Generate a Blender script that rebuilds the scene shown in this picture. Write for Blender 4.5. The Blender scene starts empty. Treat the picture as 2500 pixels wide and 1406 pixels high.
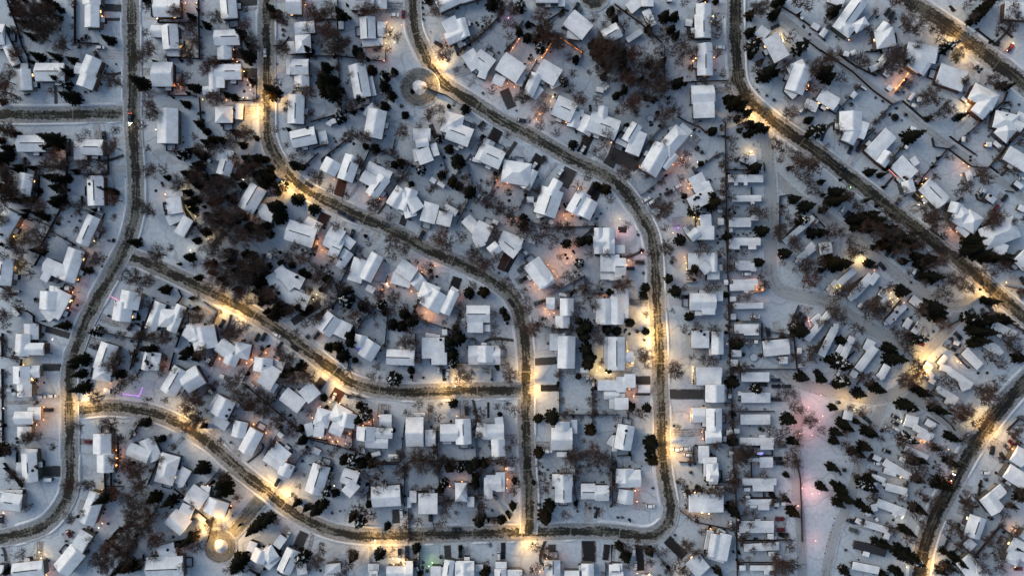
import bpy, math, random
import numpy as np
from mathutils import Vector
random.seed(7)
R = math.radians
SC = bpy.context.scene
COL = SC.collection

# ---------------------------------------------------------------- camera, sky, sun, exposure
CX, CY, PPM, H = 1236.0, 700.0, 4.6, 362.0       # photo centre, photo pixels per metre on the ground, flying height (m)
SUN_EL, SUN_AZ = 21.0, -58.0                     # glow low in the upper left of the picture
cam_d = bpy.data.cameras.new('camera')
cam = bpy.data.objects.new('camera', cam_d); COL.objects.link(cam)
cam_d.sensor_fit = 'HORIZONTAL'; cam_d.sensor_width = 36.0
cam_d.lens = 36.0 * H / (2500.0 / PPM)
cam_d.clip_start = 1.0; cam_d.clip_end = 6000.0
cam_d.shift_x = (1250 - CX) / 2500.0; cam_d.shift_y = -(703 - CY) / 2500.0
cam.location = (0, 0, H); cam.rotation_euler = (0, 0, 0)
SC.camera = cam
world = bpy.data.worlds.new('World'); SC.world = world; world.use_nodes = True
wn = world.node_tree.nodes; wl = world.node_tree.links; wn.clear()
sky = wn.new('ShaderNodeTexSky'); sky.sky_type = 'NISHITA'; sky.sun_disc = False
sky.sun_elevation = R(SUN_EL); sky.sun_rotation = R(SUN_AZ); sky.altitude = 50; sky.dust_density = 0.6; sky.ozone_density = 0.6
bgd = wn.new('ShaderNodeBackground'); bgd.inputs['Strength'].default_value = 0.09
wo = wn.new('ShaderNodeOutputWorld'); hs = wn.new('ShaderNodeHueSaturation'); hs.inputs['Saturation'].default_value = 0.90      # thin high cloud greys the blue
wl.new(sky.outputs[0], hs.inputs['Color']); wl.new(hs.outputs[0], bgd.inputs[0]); wl.new(bgd.outputs[0], wo.inputs[0])
sun_d = bpy.data.lights.new('sun', 'SUN'); sun_d.energy = 1.5; sun_d.angle = R(55); sun_d.color = (1.0, 0.93, 0.80)
sun = bpy.data.objects.new('sun', sun_d); COL.objects.link(sun)
sv = Vector((math.sin(R(SUN_AZ)) * math.cos(R(SUN_EL)), math.cos(R(SUN_AZ)) * math.cos(R(SUN_EL)), math.sin(R(SUN_EL))))
sun.rotation_euler = sv.to_track_quat('Z', 'Y').to_euler(); sun.location = sv * 900
SC.view_settings.view_transform = 'Standard'; SC.view_settings.look = 'None'
SC.view_settings.exposure = 0.84; SC.view_settings.gamma = 1.0; SC.view_settings.use_curve_mapping = False
SC.cycles.max_bounces = 5; SC.cycles.diffuse_bounces = 3; SC.cycles.sample_clamp_indirect = 3.0

LAMP_W, PORCH_W = 9600.0, 52.0
# ---------------------------------------------------------------- survey of the photograph (25 tiles, units of 2.134 photo pixels)
DATA = '''
T 0 0
H -18 40 6 40 24 g/2 40 19 75 11 gl
H 105 -12 105 6 21 g/105.5 6 105.5 32 17 g
H 108 66 99 88 20 g/102 86 96.5 100.5 20 g/86.5 78 97 80.5 13 gl
H 41 83 74 83 21 g
H 27 80 29 104 17 g/28 73 28 80 9 sl
H 176 10 206 10 20 g
H 194 29 196 57 19 g/173 36 187 36.5 14 gl/187 61 206 61 8 sl
H 174.5 85.5 198 85.5 28 g
D 117 9 139 10 9 a
D 109 61 140 63 13 s
D 161 82 175 83 9 t
D 160 21 182 22 4 s
D 109 52 136 54 3 s
S 46 66 6/66 66 5/84 70 5/84 113 9/68 92 6/77 98 6/163 96 9/126 47 6/214 120 5/225 102 6/38 43 5/62 6 5/70 12 4/2 117 5/220 21 5/54 3 5/17 3 4/218 100 4/80 84 5/79 92 5/204 -2 4/167 1 5
B 5 105 13/20 113 7/70 52 10/17 62 8/70 84 6/130 93 10/200 12 9/170 56 10/160 66 8/207 96 8/170 119 10/174 132 9/215 60 9/60 105 6/12 84 8/222 48 9/218 30 8/215 88 6/60 28 9/46 20 10/35 18 9/50 34 9/30 30 8/24 12 8/66 34 7/5 92 10/40 8 8
U 100 43 4/95 46 3/133 74 1.5/32 109 1.5/98 106 2/91 55 2/142 32 1/70 126 1/226 42 1.5/209 82 1
F 9 0 20 30 27 55 34 68 34 79
F 87 0 87 50 115 51
F 194 100 194 110 222 110
F 228 0 229 68 205 67
F 182 21 182 27 221 27
F 192 64 193 71
F 229 112 231 141
C 115 55 0 w/110 63 60 k/149 135.5 90 t
L 114 19 o 1/180 21 w 2/208 53 y 5/212 4 o 2/225 4 o 2/200 98 o 1.5/177 92 w 2/207 100 o 1/232 114 y 1
T 0 300
H 192 -16 192 24 24 g
H 20 24 53 24 19 g
H 94 28 118 28.5 18 g/85 32 100 32 22 sl
H 31 58 26 86.5 16.5 g
H 109 61 110 95 19 g/112 98.5 113 98.5 3 sl
H 15 101 -2 130 22 g/-4 132 12 134 16 gl
H 108 107 94 139 16 g
H 190 81 209 80 9 sl/198 85 201 104 18 s/192 113 212 104 12 sl/216 109 205 128 13 s
D 125 52 148 53 8 s
D 104 22 150 20 10 s
D 110 0 113 20 9 t
S 64 20 10/57 30 6/70 26 5/10 10 6/5 82 7/3 40 8/10 38 7/20 14 5/126 78 5/133 80 4/60 63 6/70 65 6/68 75 7/70 88 7/64 92 6/45 78 4/212 37 6/206 40 5/228 50 7/232 38 7/218 60 7/192 63 4/228 72 6/45 104 5/52 108 5/38 88 5/229 2 5/78 64 5/72 78 6/75 70 5/88 56 4/20 54 4/156 137 6/226 135 5/218 92 6/216 80 5/222 100 5/4 75 8/12 86 6/226 88 6/10 30 6
B 8 8 10/127 27 10/133 8 7/97 48 8/115 50 7/3 60 10/45 96 9/35 94 8/45 130 12/27 134 9/170 54 9/187 54 7/131 88 8/131 108 5/157 27 6/228 30 8/163 3 7/168 100 8/162 92 6/92 104 5/88 124 4/176 104 6/68 110 6/118 125 7/60 38 9/55 50 9/70 48 8/10 66 9/200 33 6/205 70 8/218 66 8/228 66 8/200 76 5/93 18 6/100 12 5/170 30 5/158 58 7/112 132 6/224 58 8/40 64 6/50 46 7
U 110 27 2/125 135 2/131 135 3/99 132 1/82 107 1.5/79 113 1.5/92 112 2/88 120 2/187 72 2/144 62 1/133 80 1
F 81 19 81 38
F 78 30 78 48 76 90 68 104 48 141
F 30 40 30 50 78 50
F 78 38 85 38
F 78 59 125 59 125 36
F 75 93 100 100 117 107
F 61 125 88 140
F 25 104 62 120
F 39 58 46 60 45 85
F 207 78 208 92 226 118 235 128
F 95 84 95 93 102 94
C 119 15 85 k/125 14 90 b
L 107 40 y 3/65 34 o 2/178 8 w 1/212 76 y 3/218 96 y 3/224 107 y 2/189 82 o 2/16 130 y 4/20 124 y 3/114 126 o 2/108 135 w 1/1 62 o 1/26 117 o 2/149 2 w 1/2 100 v 1/212 90 y 1
T 0 600
H 88 4 76 40 20 g/51 21 78 33 17 g/62 17 50 40 10 s
H 57 52 56 73 22 g/73 52 58 80 22 s/51 71 61 84 12 sl/63 46 62 54 12 gl
H 142 64 139 86 22 g/151 52 147 72 23 g
H 184 65 172 96 14 g/182 82 205 84 21 h/208 68 196 98 12 g
H 36 89 36 107 17 gl/27 101 25 126 17 g/30 118 51 118 14 g
H 6 14 2 45 22 g/0 16 -12 40 20 g
H 126 112 116 142 21 g
H 170 121 166 142 9 g/179 122 176 142 12 s
H 223 89 226 108 20 g/213 95 232 108 18 g
K 74 49 79 49 4/15 73 21 80 5/14 53 22 52 3
D 82 62 101 68 6 s
D 114 82 152 93 12 t
D 52 95 80 103 8 a
D 100 108 118 114 14 t
D 48 139 72 139 9 a
S 75 91 6/112 98 7/190 50 6/102 28 5/95 130 8/86 137 5/218 13 6/228 37 5/48 7 5/106 96 5/225 72 4/174 118 6/216 121 7/225 128 5/210 128 4/220 60 3/38 5 3/196 52 4/165 118 4
B 45 3 8/112 15 9/155 36 9/170 40 8/162 46 7/180 10 11/196 4 6/35 32 6/10 56 8/5 80 8/8 90 6/98 12 7/160 105 8/225 80 9/210 78 6/175 106 8/190 106 8/225 60 6/135 128 8/128 138 8/230 120 9/200 142 6/25 20 8/22 8 8/5 110 6/10 118 5/188 112 6/165 100 6/142 36 6/222 22 5
U 43 62 4/125 80 2/123 13 1.5/118 24 2/146 42 1/170 103 1.5/178 107 1/186 107 1/194 107 1/201 106 1/60 39 2.5/113 117 2/22 112 2/10 98 2/160 81 2/70 137 1.5/176 60 2/90 53 1
F 48 10 41 23
F 16 69 35 76 40 80 40 87 54 92
F 4 100 4 126 26 130 24 141
F 155 118 150 141
F 165 86 153 138
F 210 94 202 116
F 186 97 186 103
F 176 63 160 108
F 0 46 18 54
F 110 97 140 103 160 107
F 205 50 209 58 204 66
F 155 88 162 92
F 186 122 184 141
F 200 122 195 141
C 107 116 20 g/115 116 20 k/149 93 130 k
L 19 25 y 4/14 35 y 3/83 53 o 3/81 62 o 2/100 9 o 2/60 107 w 1/27 136 y 3/218 5 w 3/76 70 r 1/187 138 o 2/87 38 o 1
X 127 58 138 64 p
T 0 900
H 25 -3 25 17 20 g/28 17 28 32 17 g/36 3 46 3 14 gl
H 17 56 38 56 15 g/33 51 47 51 15 gl/28 66 28 79 16 gl
H 33 96 35 129 18 g/25 95 43 96 9 gl/19 114 27 114 14 sl
H 117 74 117 97 21 g/121 97 121 118 20 g
H 147 91 171 101 16 g/167 80 178 105 18 gl
H 196 98 187 131 22 h/214 114 204 132 13 sl
H 119 -2 116 14 21 h
H 208 0 192 28 20 g/210 18 230 6 24 g
K 118 26 126 26 6/50 127 59 127 4/8 25 13 25 4/153 72 154 76 3/14 29 18 29 4
D 55 34 72 34 8 s
D 38 38 6 39 5 t
D 48 47 72 47 8 s
D 48 117 70 117 13 a
D 88 83 106 84 8 t
D 150 68 160 55 6 s
D 196 92 211 78 6 t
D 210 28 216 40 11 t
S 93 6 6/96 22 8/90 24 6/168 61 6/232 113 9/2 93 9/2 100 6/138 6 6/132 8 4/165 66 4/185 80 5/234 65 4/152 108 3
B 142 18 7/110 33 8/125 64 10/92 66 6/62 90 6/30 79 8/44 76 6/170 35 7/190 36 5/220 40 10/225 52 8/222 60 10/150 120 10/160 115 8/98 133 8/145 110 9/43 38 6/195 76 4/160 130 9/84 110 4/212 48 8/140 80 7/178 80 6/200 90 6/148 12 6/185 5 5/78 132 8/135 25 7/155 10 7/226 34 8/230 60 8
U 51 16 1.5/13 20 2/155 21 1/141 62 1/203 48 1/136 122 1.5/108 134 1.5
F 4 0 5 82
F 21 95 21 108
F 6 107 27 135
F 163 0 157 8
F 36 46 37 47 37 81
F 136 78 136 110 134 118
F 121 118 122 141
F 150 80 164 56
F 170 132 186 95
F 128 91 128 142
F 230 12 224 30
X 138 29 159 31 v/159 31 163 22 v
C 48 32 0 w/60 31 0 w/56 47 0 k/101 83.5 180 r/103 78 0 b
L 37 13 o 1/50 44 o 2/50 58 o 2/42 64 o 2/45 109 y 2/134 102 o 3/130 110 o 2/120 23 o 2/126 16 o 1.5/133 93 o 1/4 45 w 1/107 85 w 0.5
T 0 1106
H 2 54 25 57 20 g/0 44 26 43 3 sl
H 112 45 99 80 19 g
H 87 98 100 106 26 g/90 110 70 134 22 g
H 195 71 213 86 22 g/206 64 220 70 17 g
H 182 115 201 110 18 s/168 132 210 130 26 g/188 132 199 128 7 sl
H 15 135 50 131 18 g
H -6 135 4 136 16 g
H 216 44 234 56 22 g
K 92 88 104 96 5/225 70 234 78 6/204 38 212 34 5
D 2 80 8 90 9 t
D 90 58 102 62 14 t
D 45 124 46 100 9 t
D 8 101 10 128 5 t
D 72 92 78 100 6 t
S 122 50 8/137 88 4/147 82 4/196 54 7/178 50 8/220 96 7/212 102 5/150 128 9/130 96 4/140 130 7/158 130 5/10 134 5/205 103 4
B 80 76 8/95 66 5/25 114 7/132 45 8/165 60 10/150 66 10/160 42 9/148 52 9/130 106 10/120 112 9/155 76 10/145 92 10/165 85 9/180 98 9/112 120 9/125 124 9/118 132 9/225 106 8/33 60 6/95 40 8/105 35 6/175 104 7/145 120 8/66 130 4/190 70 5/210 130 7/70 112 1/205 110 4/150 100 9/172 72 9/135 112 9
U 84 90 2/100 40 2/3 116 1.5/72 92 1/30 61 1/13 116 1/40 116 1/124 80 2/76 100 2
F 106 85 108 95 97 103 100 107
F 182 60 168 80 144 116 122 98
F 122 37 142 37
F 200 40 228 62
F 165 115 165 122 180 118
F 204 119 207 131
F 6 16 28 34
C 79 92 65 r/98 92 40 w/2 75 90 k/206 122 60 w
L 47 120 y 5/45 113 y 2/117 41 y 3/117 80 o 1/53 139 o 4/4 68 o 2/13 137 r 2/232 90 w 2/205 108 o 1/113 85 w 1
T 500 0
H 26 -5 28.5 22 19 g
H 11 44 40 43 18 g/22.5 53 23 69 17 gl
H 12 83 42 82.5 18 g/9 74 10 106 10 g/-2 104 17 103 10 gl/17 88 17 101 12 s
H 94 4 111 4 26 g
H 103 33 126 31 14 g/112 40 113 61 18 h/98.5 48 100 62 9 sl
H 166 2 194 2 20 g/201 -4 201 11 15 gl
H 186 20 187 45 18 g/198 34 207 34 17 gl/180 50 204 48 9 sl/200 25 200 32 6 sl
H 99 77 119 77 18 g/111 87 111.5 100 17 gl/96 68 96 86 5 sl
H 174 74 181 112 20 g/189 88 194 110 6 sl
H 105 109 104 142 19 g
H 22 122 22 141 20 h/40 119 39 137 9 gl
H 186 124 197 133 17 gl/198 126 192 158 22 g
K 188 7 188 15 3/156 25 156 34 6/142 141 150 138 6
D 36 2 60 1 12 a
D 31 63 60 63 10 a
D 42 84 60 84 12 a
D 80 2 93 2 4 t
D 42 126 60 126 12 t
D 80 57 94 57 9 t
D 80 82 95 82 14 s
D 206 9 235 9 14 t
S 80 16 7/75 10 5/42 40 7/47 42 5/50 66 8/52 54 5/139 78 7/138 94 11/148 108 9/138 105 8/120 60 6/156 18 7/175 60 7/78 106 9/192 81 6/206 88 7/217 83 5/206 100 7/214 110 6/206 122 6/178 114 6/155 135 7/229 132 5/233 128 5/150 92 5/156 104 5/34 112 5/3 30 5/26 109 4/55 94 4/143 100 7/170 128 4
B 85 20 9/90 25 8/14 21 8/48 12 6/44 28 9/122 16 10/142 13 10/132 18 9/54 48 8/60 55 6/90 57 9/88 62 7/10 70 8/140 36 10/148 44 10/143 56 9/160 48 8/155 56 8/140 30 8/120 107 8/192 40 1/10 112 9/220 44 7/196 58 7/190 10 9/180 15 8/208 112 6/170 118 8/162 123 6/84 96 7/160 112 6/125 20 7/122 130 6/106 100 5/150 60 7/2 80 8/20 115 6/214 88 5/212 38 7/182 64 6
U 90 35 2.5/90 41 2.5/83 74 1.5/55 100 1.5/56 107 1/40 113 2/45 113 1.5/92 126 3/33 29 2/175 113 2/225 122 3/212 98 1/180 52 2
F 126 23 160 23 168 21
F 152 0 153 70 157 130 165 136
F 126 65 153 65 170 67 207 71 207 58
F 120 58 120 68
F 79 53 90 53 97 43
F 0 72 41 72
F 122 140 150 132
F 60 90 60 115 40 116
F 160 130 182 124
C 217 18 0 w/227 17 90 r/69 61 90 w/200 5 0 k
L 115 6 o 1.5/208 26 o 2/214 32 y 5/207 50 y 4/194 53 o 2/205 70 o 1/217 49 w 2/225 29 o 1/33 57 o 2/37 71 o 1/45 82 y 4/49 92 o 1/52 98 o 1/52 103 o 1/49 112 o 2/44 112 w 1/25 115 o 1/0 113 y 1/118 131 o 2/210 55 o 1/210 40 y 3/31 68 o 1
T 500 300
H 99 20 127 14 20 g/134 10 137 25 10 sl
H 26 43 21 60 17 g/15 36 32 40 15 s
H 62 73 46 100 21 g/62 100 79 106 18 sl
H 148 43 140 58 20 g/170 38 160 66 19 g
H 186 49 213 62 12 g/180 60 198 70 14 g/206 62 190 84 16 g
H 227 76 214 96 17 g/237 76 228 101 16 g/220 98 228 104 5 sl
H 94 122 126 132 24 g/115 113 132 122 14 gl
H 140 128 156 136 26 g/158 132 170 141 12 gl
K 139 0 145 3 4/222 59 225 61 3/167 36 172 39 3/4 42 6 45 4
D 158 64 153 84 12 b
D 132 120 139 104 14 b
D 110 54 160 18 6 s
D 182 126 205 102 8 s
D 176 134 190 116 12 t
D 192 134 220 106 10 t
D 230 104 224 122 8 a
D 194 82 194 96 8 s
D 84 94 92 78 8 t
S 106 88 8/125 99 7/103 49 6/112 51 4/90 71 6/82 72 5/75 62 7/68 70 7/83 98 10/87 96 8/86 108 9/82 112 7/195 30 6/184 27 4/224 46 6/217 48 5/62 42 7/56 46 6/50 42 6/48 52 5/68 58 6/72 60 5/36 12 5/10 20 6/4 24 6/44 26 5/48 28 4/50 54 7/60 60 6/45 58 5/46 108 5/42 106 5/60 122 7/72 118 6/52 120 7/50 118 5/30 116 4/36 62 5/44 72 5/75 128 5/40 8 5/60 18 4/28 86 5/4 38 6/2 10 5/22 83 4/2 125 6/20 20 5/12 62 4/76 52 5/70 42 5
B 45 12 9/54 14 8/100 40 7/130 63 9/162 82 7/194 94 9/50 60 8/40 60 7/20 68 9/30 70 8/145 76 6/212 108 6/150 118 7/215 134 9/130 118 6/170 14 8/182 16 8/8 72 8/5 82 9/16 84 9/10 92 9/15 100 9/30 95 7/38 102 8/48 106 7/60 65 6/55 52 7/62 128 8/50 130 8/40 125 8/20 128 8/30 110 8/110 112 4/225 10 9/82 8 5/5 110 8/10 120 8/80 80 5/210 48 6/20 30 6/34 22 8/28 14 5/8 30 7/92 76 5/66 50 6/60 52 5/22 105 8/15 112 8/26 120 8/46 122 7/36 132 8/12 136 8/66 134 7/230 64 6/220 64 4/60 110 6/24 96 7/36 88 7
U 90 7 2/119 60 1.5/126 90 1/178 62 1/148 18 1.5/160 12 1/125 31 1/150 22 2/152 28 2/156 28 1
F 165 18 134 42 134 45 
F 190 30 176 60
F 190 26 214 38 218 18
F 178 40 170 50
F 214 38 234 48 222 66 210 88 210 95
F 125 31 136 26 140 28
F 118 50 116 46 
F 130 35 110 54
F 32 34 30 62 44 66
F 0 52 22 88 40 78
F 74 124 80 116
C 119 71 30 k/156.5 103.5 25 b/166.5 109.5 28 b/206.5 115.5 28 g/169 127 -75 k/194 91 60 w
L 44 65 w 1/4 133 y 3/54 104 o 2/188 83 o 3/200 87 o 2/129 138 o 3/148 65 o 1/233 75 w 2/36 46 o 1
T 500 600
H 145 0 156 5 22 g/165 6 152 24 14 gl
H 198 10 183 39 16 g/179 15 171 41 17 s
H 84 25 102 48 13 s/84 30 112 44 15 s/76 32 90 60 16 sl/90 54 118 66 18 sl
H 149 80 135 99 21 g/162 87 154 104 17 s
H 180 102 177 116 15 g/194 110 183 128 19 g
H 208 127 240 128 18 g
H 222 22 240 34 18 g/214 36 236 42 14 sl
H 16 112 32 124 18 g/34 118 52 122 18 h/33 124 28 136 16 g
H 68 128 66 144 22 g/78 136 90 140 14 sl
H -3 92 2 118 28 g
K 185 47 194 52 8/72 10 77 13 6/206 44 211 48 4/2 130 6 132 5/173 79 178 86 8
D 122 108 136 96 9 t
D 62 104 46 116 9 t
D 0 70 20 88 8 t
D 100 88 132 66 9 a
D 132 66 152 54 6 s
D 180 136 170 134 6 t
S 162 63 9/162 54 7/181 69 7/202 68 7/206 76 5/228 78 7/215 90 7/226 92 7/168 110 8/166 102 7/152 115 6/158 126 8/163 130 6/172 131 4/142 116 6/110 138 7/62 42 7/58 30 7/55 12 6/72 24 5/48 10 6/30 18 5/20 38 4/38 50 5/60 52 5/68 60 6/82 60 6/84 72 7/92 74 7/108 70 6/120 72 5/70 66 7/64 66 4/72 76 5/80 80 7/86 82 6/100 22 5/112 30 5/118 34 5/88 20 5/108 36 4/140 38 6/134 50 4/28 6 4/10 20 5/72 136 4/36 28 4/58 20 6
B 216 60 8/200 55 7/184 65 7/215 74 7/228 70 7/197 91 4/36 98 9/48 92 7/25 98 8/30 104 7/115 88 7/105 98 7/125 84 7/132 80 6/96 130 9/88 126 8/84 120 7/145 60 7/152 50 7/140 45 8/130 38 8/125 25 7/110 15 8/95 15 8/80 8 7/100 5 6/115 8 6/10 5 9/20 10 9/8 25 9/15 35 9/40 55 8/46 62 7/52 66 7/25 25 9/35 10 7/40 36 8/50 50 7/20 50 8/30 45 7/228 2 9/215 12 7/210 5 6/145 18 6/136 26 5/180 12 5/170 78 8/160 74 6/230 110 8/198 138 6/150 12 5/120 50 7/128 62 7/112 62 7/80 50 6/66 54 7/100 72 7/96 78 6/62 60 7/140 64 6/140 68 6/130 130 5/8 8 8/45 22 8/50 38 8/30 34 8/45 44 7/72 52 7/78 66 6/5 48 7/90 12 6
U 118 104 3.5/177 79 1/104 142 2/140 22 2/56 48 1/205 85 1/186 84 1/62 100 1/66 118 3/46 108 2
F 129 0 118 18
F 70 10 64 24
F 118 18 160 50 168 46
F 165 130 164 142
F 176 0 155 44
F 155 44 185 66 195 70 210 34
F 195 70 174 96
F 210 74 206 116
F 164 52 155 60 144 68 130 78 120 82
F 150 45 155 60 146 72
F 0 64 16 74 10 90
F 72 115 52 140
F 150 80 160 88
F 0 128 8 138 18 118
C 60 105 -65 k/67.5 104 -65 k/82.5 102 30 w/86 114 -55 k/103 117 35 k/20 89 -60 k/15 86 -60 t/128 103 -50 b/206 44 20 w
L 124 61 y 2/128 56 y 3/139 82 o 2/134 5 o 3/142 10 o 2/155 8 o 1/208 44 o 4/203 50 o 2/17 129 o 3/24 132 o 3/54 130 o 4/48 134 o 2/37 110 o 2/70 122 o 3/90 136 o 3/84 128 o 1/134 92 o 1/135 100 o 0.5
X 170 113 177 118 u
T 500 900
H 66 4 82 14 26 g/78 14 72 24 16 gl
H 90 28 111 44 18 g/114 20 126 34 19 s
H 18 30 6 46 8 gl/26 34 16 54 22 g/10 56 26 66 12 sl
H 42 60 38 78 16 g/60 70 46 96 18 g
H 77 90 94 104 18 s/70 98 90 112 15 sl/96 108 90 122 16 gl
H 134 110 124 142 21 g/127 108 134 114 12 sl
H 118 62 122 76 10 s
H 138 46 132 66 18 h/160 44 150 62 22 h/164 50 160 66 22 g/132 60 130 78 12 s/144 66 158 72 14 g
H 200 60 214 60 16 gl/196 73 215 74 12 g/185 66 184 82 22 g/184 83 210 84 15 gl
H 157 121 175 127 18 g/162 132 172 141 18 g
K 30 35 40 43 4/5 24 9 28 4/84 73 89 78 6/123 92 132 96 7/128 56 128 60 5/191 99 201 96 5/180 90 182 96 3/210 100 222 100 5/79 34 80 36 4/17 8 22 10 5/182 92 182 96 3
D 136 12 124 28 10 a
D 155 24 148 36 14 b
D 206 40 204 58 16 t
D 40 90 34 100 12 t
D 108 110 92 140 16 s
D 14 70 4 76 9 t
S 136 33 5/177 42 5/184 52 8/176 58 6/216 12 9/5 62 8/112 82 6/110 68 5/51 44 5/92 6 6/98 2 5/160 104 7/170 104 8/180 108 7/192 108 6/2 108 10/22 130 9/24 138 9/140 140 7/188 100 5/150 142 5/236 2 5/188 55 6
B 192 9 7/165 3 7/35 12 9/40 30 9/44 40 8/55 40 8/64 28 8/72 32 7/70 50 8/82 60 8/100 70 8/60 50 7/120 10 8/110 6 8/100 12 8/200 10 4/18 82 6/226 100 7/224 116 9/200 116 8/195 124 8/205 130 7/185 120 7/28 20 8/30 26 7/105 38 1/230 50 6/180 140 7/120 50 5/196 138 6/90 16 6/50 30 7/106 85 4/112 96 5/114 121 3/165 88 6/24 120 7/232 112 7
U 30 84 2/70 110 1.5/164 32 2/108 84 1.5/12 128 1/56 18 1.5/104 94 1/96 90 1/198 125 2/40 93 1.5/170 55 3
F 52 0 44 14
F 44 16 120 80 160 90 168 93
F 0 30 14 14
F 76 40 88 24
F 170 64 169 92 200 106 224 106 229 62
F 148 108 136 138
F 118 90 100 114
F 160 28 184 34
F 2 132 18 114
F 90 64 70 96
F 120 78 140 82
F 228 106 229 142
C 148 32 -70 w/83 130 -60 k/56 19 40 w/8 22 40 k/207 52 85 k
L 65 12 o 5/62 9 o 2/143 38 y 3/153 42 y 3/132 43 o 1/128 50 o 0.5/123 56 o 1/132 79 o 2/146 83 o 2/152 83 o 2/143 78 o 0.5/161 85 o 0.5/164 87 o 1/166 74 o 1/169 75 o 2/177 69 o 1/181 65 o 1/184 64 o 1/188 61 o 0.5/193 58 o 1/199 54 o 1/70 73 o 2/56 63 o 3/3 135 o 1/82 83 o 1/92 103 o 0.5
T 500 1106
H 16 53 10 70 26 g/-5 42 6 44 12 gl
H 66 110 60 124 17 g/70 108 79 122 15 h/82 98 90 104 15 gl/80 112 66 126 22 sl/56 101 52 112 10 sl
H 102 110 90 136 17 g/110 126 112 138 12 sl
H 146 126 147 137 18 h/136 139 148 140 5 gl
H 193 126 193 135 13 gl/188 138 198 138 8 g
H 208 136 234 136 14 g
H 191 50 224 48 24 g
K 234 50 234 62 5/194 100 196 100 3
D 218 64 219 80 9 a
D 114 90 106 108 12 a
D 96 84 88 92 8 t
D 205 112 234 112 16 t
D 190 106 190 126 4 t
D 20 80 6 80 10 t
S 66 78 9/74 74 7/56 86 7/128 64 8/134 66 8/136 58 6/178 78 7/182 74 6/209 83 5/200 115 7/40 122 10/38 130 8/112 118 9/118 120 8/106 56 5/117 62 5/170 72 6/170 118 6/168 124 7/188 58 5/141 44 6/23 40 8/110 52 5
B 190 70 8/176 62 8/184 66 7/128 124 9/134 112 7/168 114 8/30 132 8/38 52 5/104 50 6/230 84 8/165 128 8/170 110 6/10 76 5/110 126 6/120 58 4/234 96 6/160 136 7/150 122 4/28 138 6
U 32 71 1.5/30 62 2/44 66 1/146 68 2/155 66 1.5/152 78 1/160 65 1/186 86 1/100 46 1.5/176 112 1/62 104 1
F 14 50 30 62
F 120 12 147 20
F 52 132 62 138 72 128
F 189 30 188 50
F 224 34 229 60
F 233 60 234 100
F 10 76 4 100
F 180 12 222 12
C 5 80 55 k/95.5 94 -70 w/225 68 85 w/223 114 90 k/231 118 90 k/231 111 90 b
L 2 39 w 2/30 60 o 2/216 127 y 5/228 127 y 4/222 121 w 2/215 120 y 2/148 37 w 0.5/232 127 y 2
T 1000 0
H 32 9 60 -4 14 g/58 -2 85 -10 14 g
H 144 -3 170 -3 14 g/170 3 178 3 10 sl
H 182 20 204 38 22 g/180 39 195 41 11 sl
H 42 46 62 37 15 g/58 22 64 43 12 g/44 22 52 38 18 s/66 25 69 30 5 sl
H 75 65 93 78 22 g/66 60 78 78 17 s/85 82 82 90 10 s
H 104 70 128 86 24 g/96 90 108 95 12 gl/132 82 124 98 10 sl
H 148 77 170 90 22 g/146 85 135 110 13 g/150 100 140 112 10 sl/165 94 168 100 12 sl
H 166 120 188 130 24 g/174 116 178 127 11 s/190 128 186 146 13 gl/197 126 196 134 6 sl
H 205 138 238 150 24 g/222 122 220 138 12 g
H 222 44 240 34 18 g
K 213 102 222 104 6/67 25 69 30 5/56 54 64 50 4
D 108 103 117 124 12 a
D 158 108 146 138 12 t
D 26 58 42 48 9 t
D 50 85 70 78 14 t
D 140 128 150 116 6 t
D 188 4 194 16 6 t
D 64 90 76 96 3 t
D 190 10 186 18 5 t
S 94 6 8/102 4 6/64 125 6/126 38 5/135 44 6/147 46 6/149 56 6/208 52 5/230 14 6/22 0 6/176 94 6/190 68 5/235 24 5/222 88 5/127 8 7/218 70 5/45 122 3/212 60 6/226 76 6/230 60 6/223 52 5
B 28 12 9/88 25 7/86 35 6/78 45 7/41 64 10/120 10 9/126 8 8/150 20 10/148 26 9/118 28 7/114 42 6/168 50 5/140 68 5/183 68 6/186 84 7/130 112 9/92 56 5/183 105 8/195 112 9/210 24 7/222 28 6/228 20 6/176 92 6/34 125 8/24 128 8/110 30 6/108 6 8/160 28 7/215 50 10/222 62 10/230 70 9/228 82 8/215 78 8/230 50 9/220 55 9/225 92 7/216 66 9/224 46 7/233 56 8/215 115 7/156 124 6/198 60 5/72 48 5/104 14 6/233 66 9/218 84 7
U 15 4 2/15 10 2/16 17 2/16 23 2/94 19 1.5/102 61 2/84 107 2/122 127 1.5/24 37 1/33 51 3/145 70 1.5/138 72 1/175 33 2
F 54 63 85 38 108 14 100 10
F 51 53 54 63
F 130 24 122 36
F 136 26 166 44
F 158 24 178 12 182 14
F 168 40 151 68
F 168 40 198 62 192 74
F 108 60 124 44
F 170 110 162 130
F 20 102 42 110 60 122
F 20 124 22 140
F 138 84 126 102
F 38 18 42 10
C 191 8 -60 k/194 14 -60 g/224 102 -50 w/52 7 45 k/33 51 30 k/128 138 10 t
L 42 69 w 2/113 21 p 2/125 45 o 1/118 55 o 1/94 96 o 2/101 99 o 2/107 98 o 1.5/120 100 o 2/109 93 o 1/112 96 o 0.5/164 111 y 3/161 116 o 1/149 131 o 3/145 137 o 2/138 72 o 1/144 69 o 1/151 66 o 1/152 63 o 0.5/157 57 o 0.5/180 138 o 1
X 39 40 45 53 p/168 40 198 61 o/168 40 151 68 o/125 45 116 59 o
T 1000 300
H 4 14 24 14 15 s/7 24 22 22 10 g/14 30 20 46 17 s/7 30 10 44 8 sl/27 24 31 38 8 sl
H 38 -2 60 4 24 h/44 8 70 18 22 g
H 92 20 80 44 14 gl/84 34 106 44 22 g/72 42 82 44 5 sl
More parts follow.
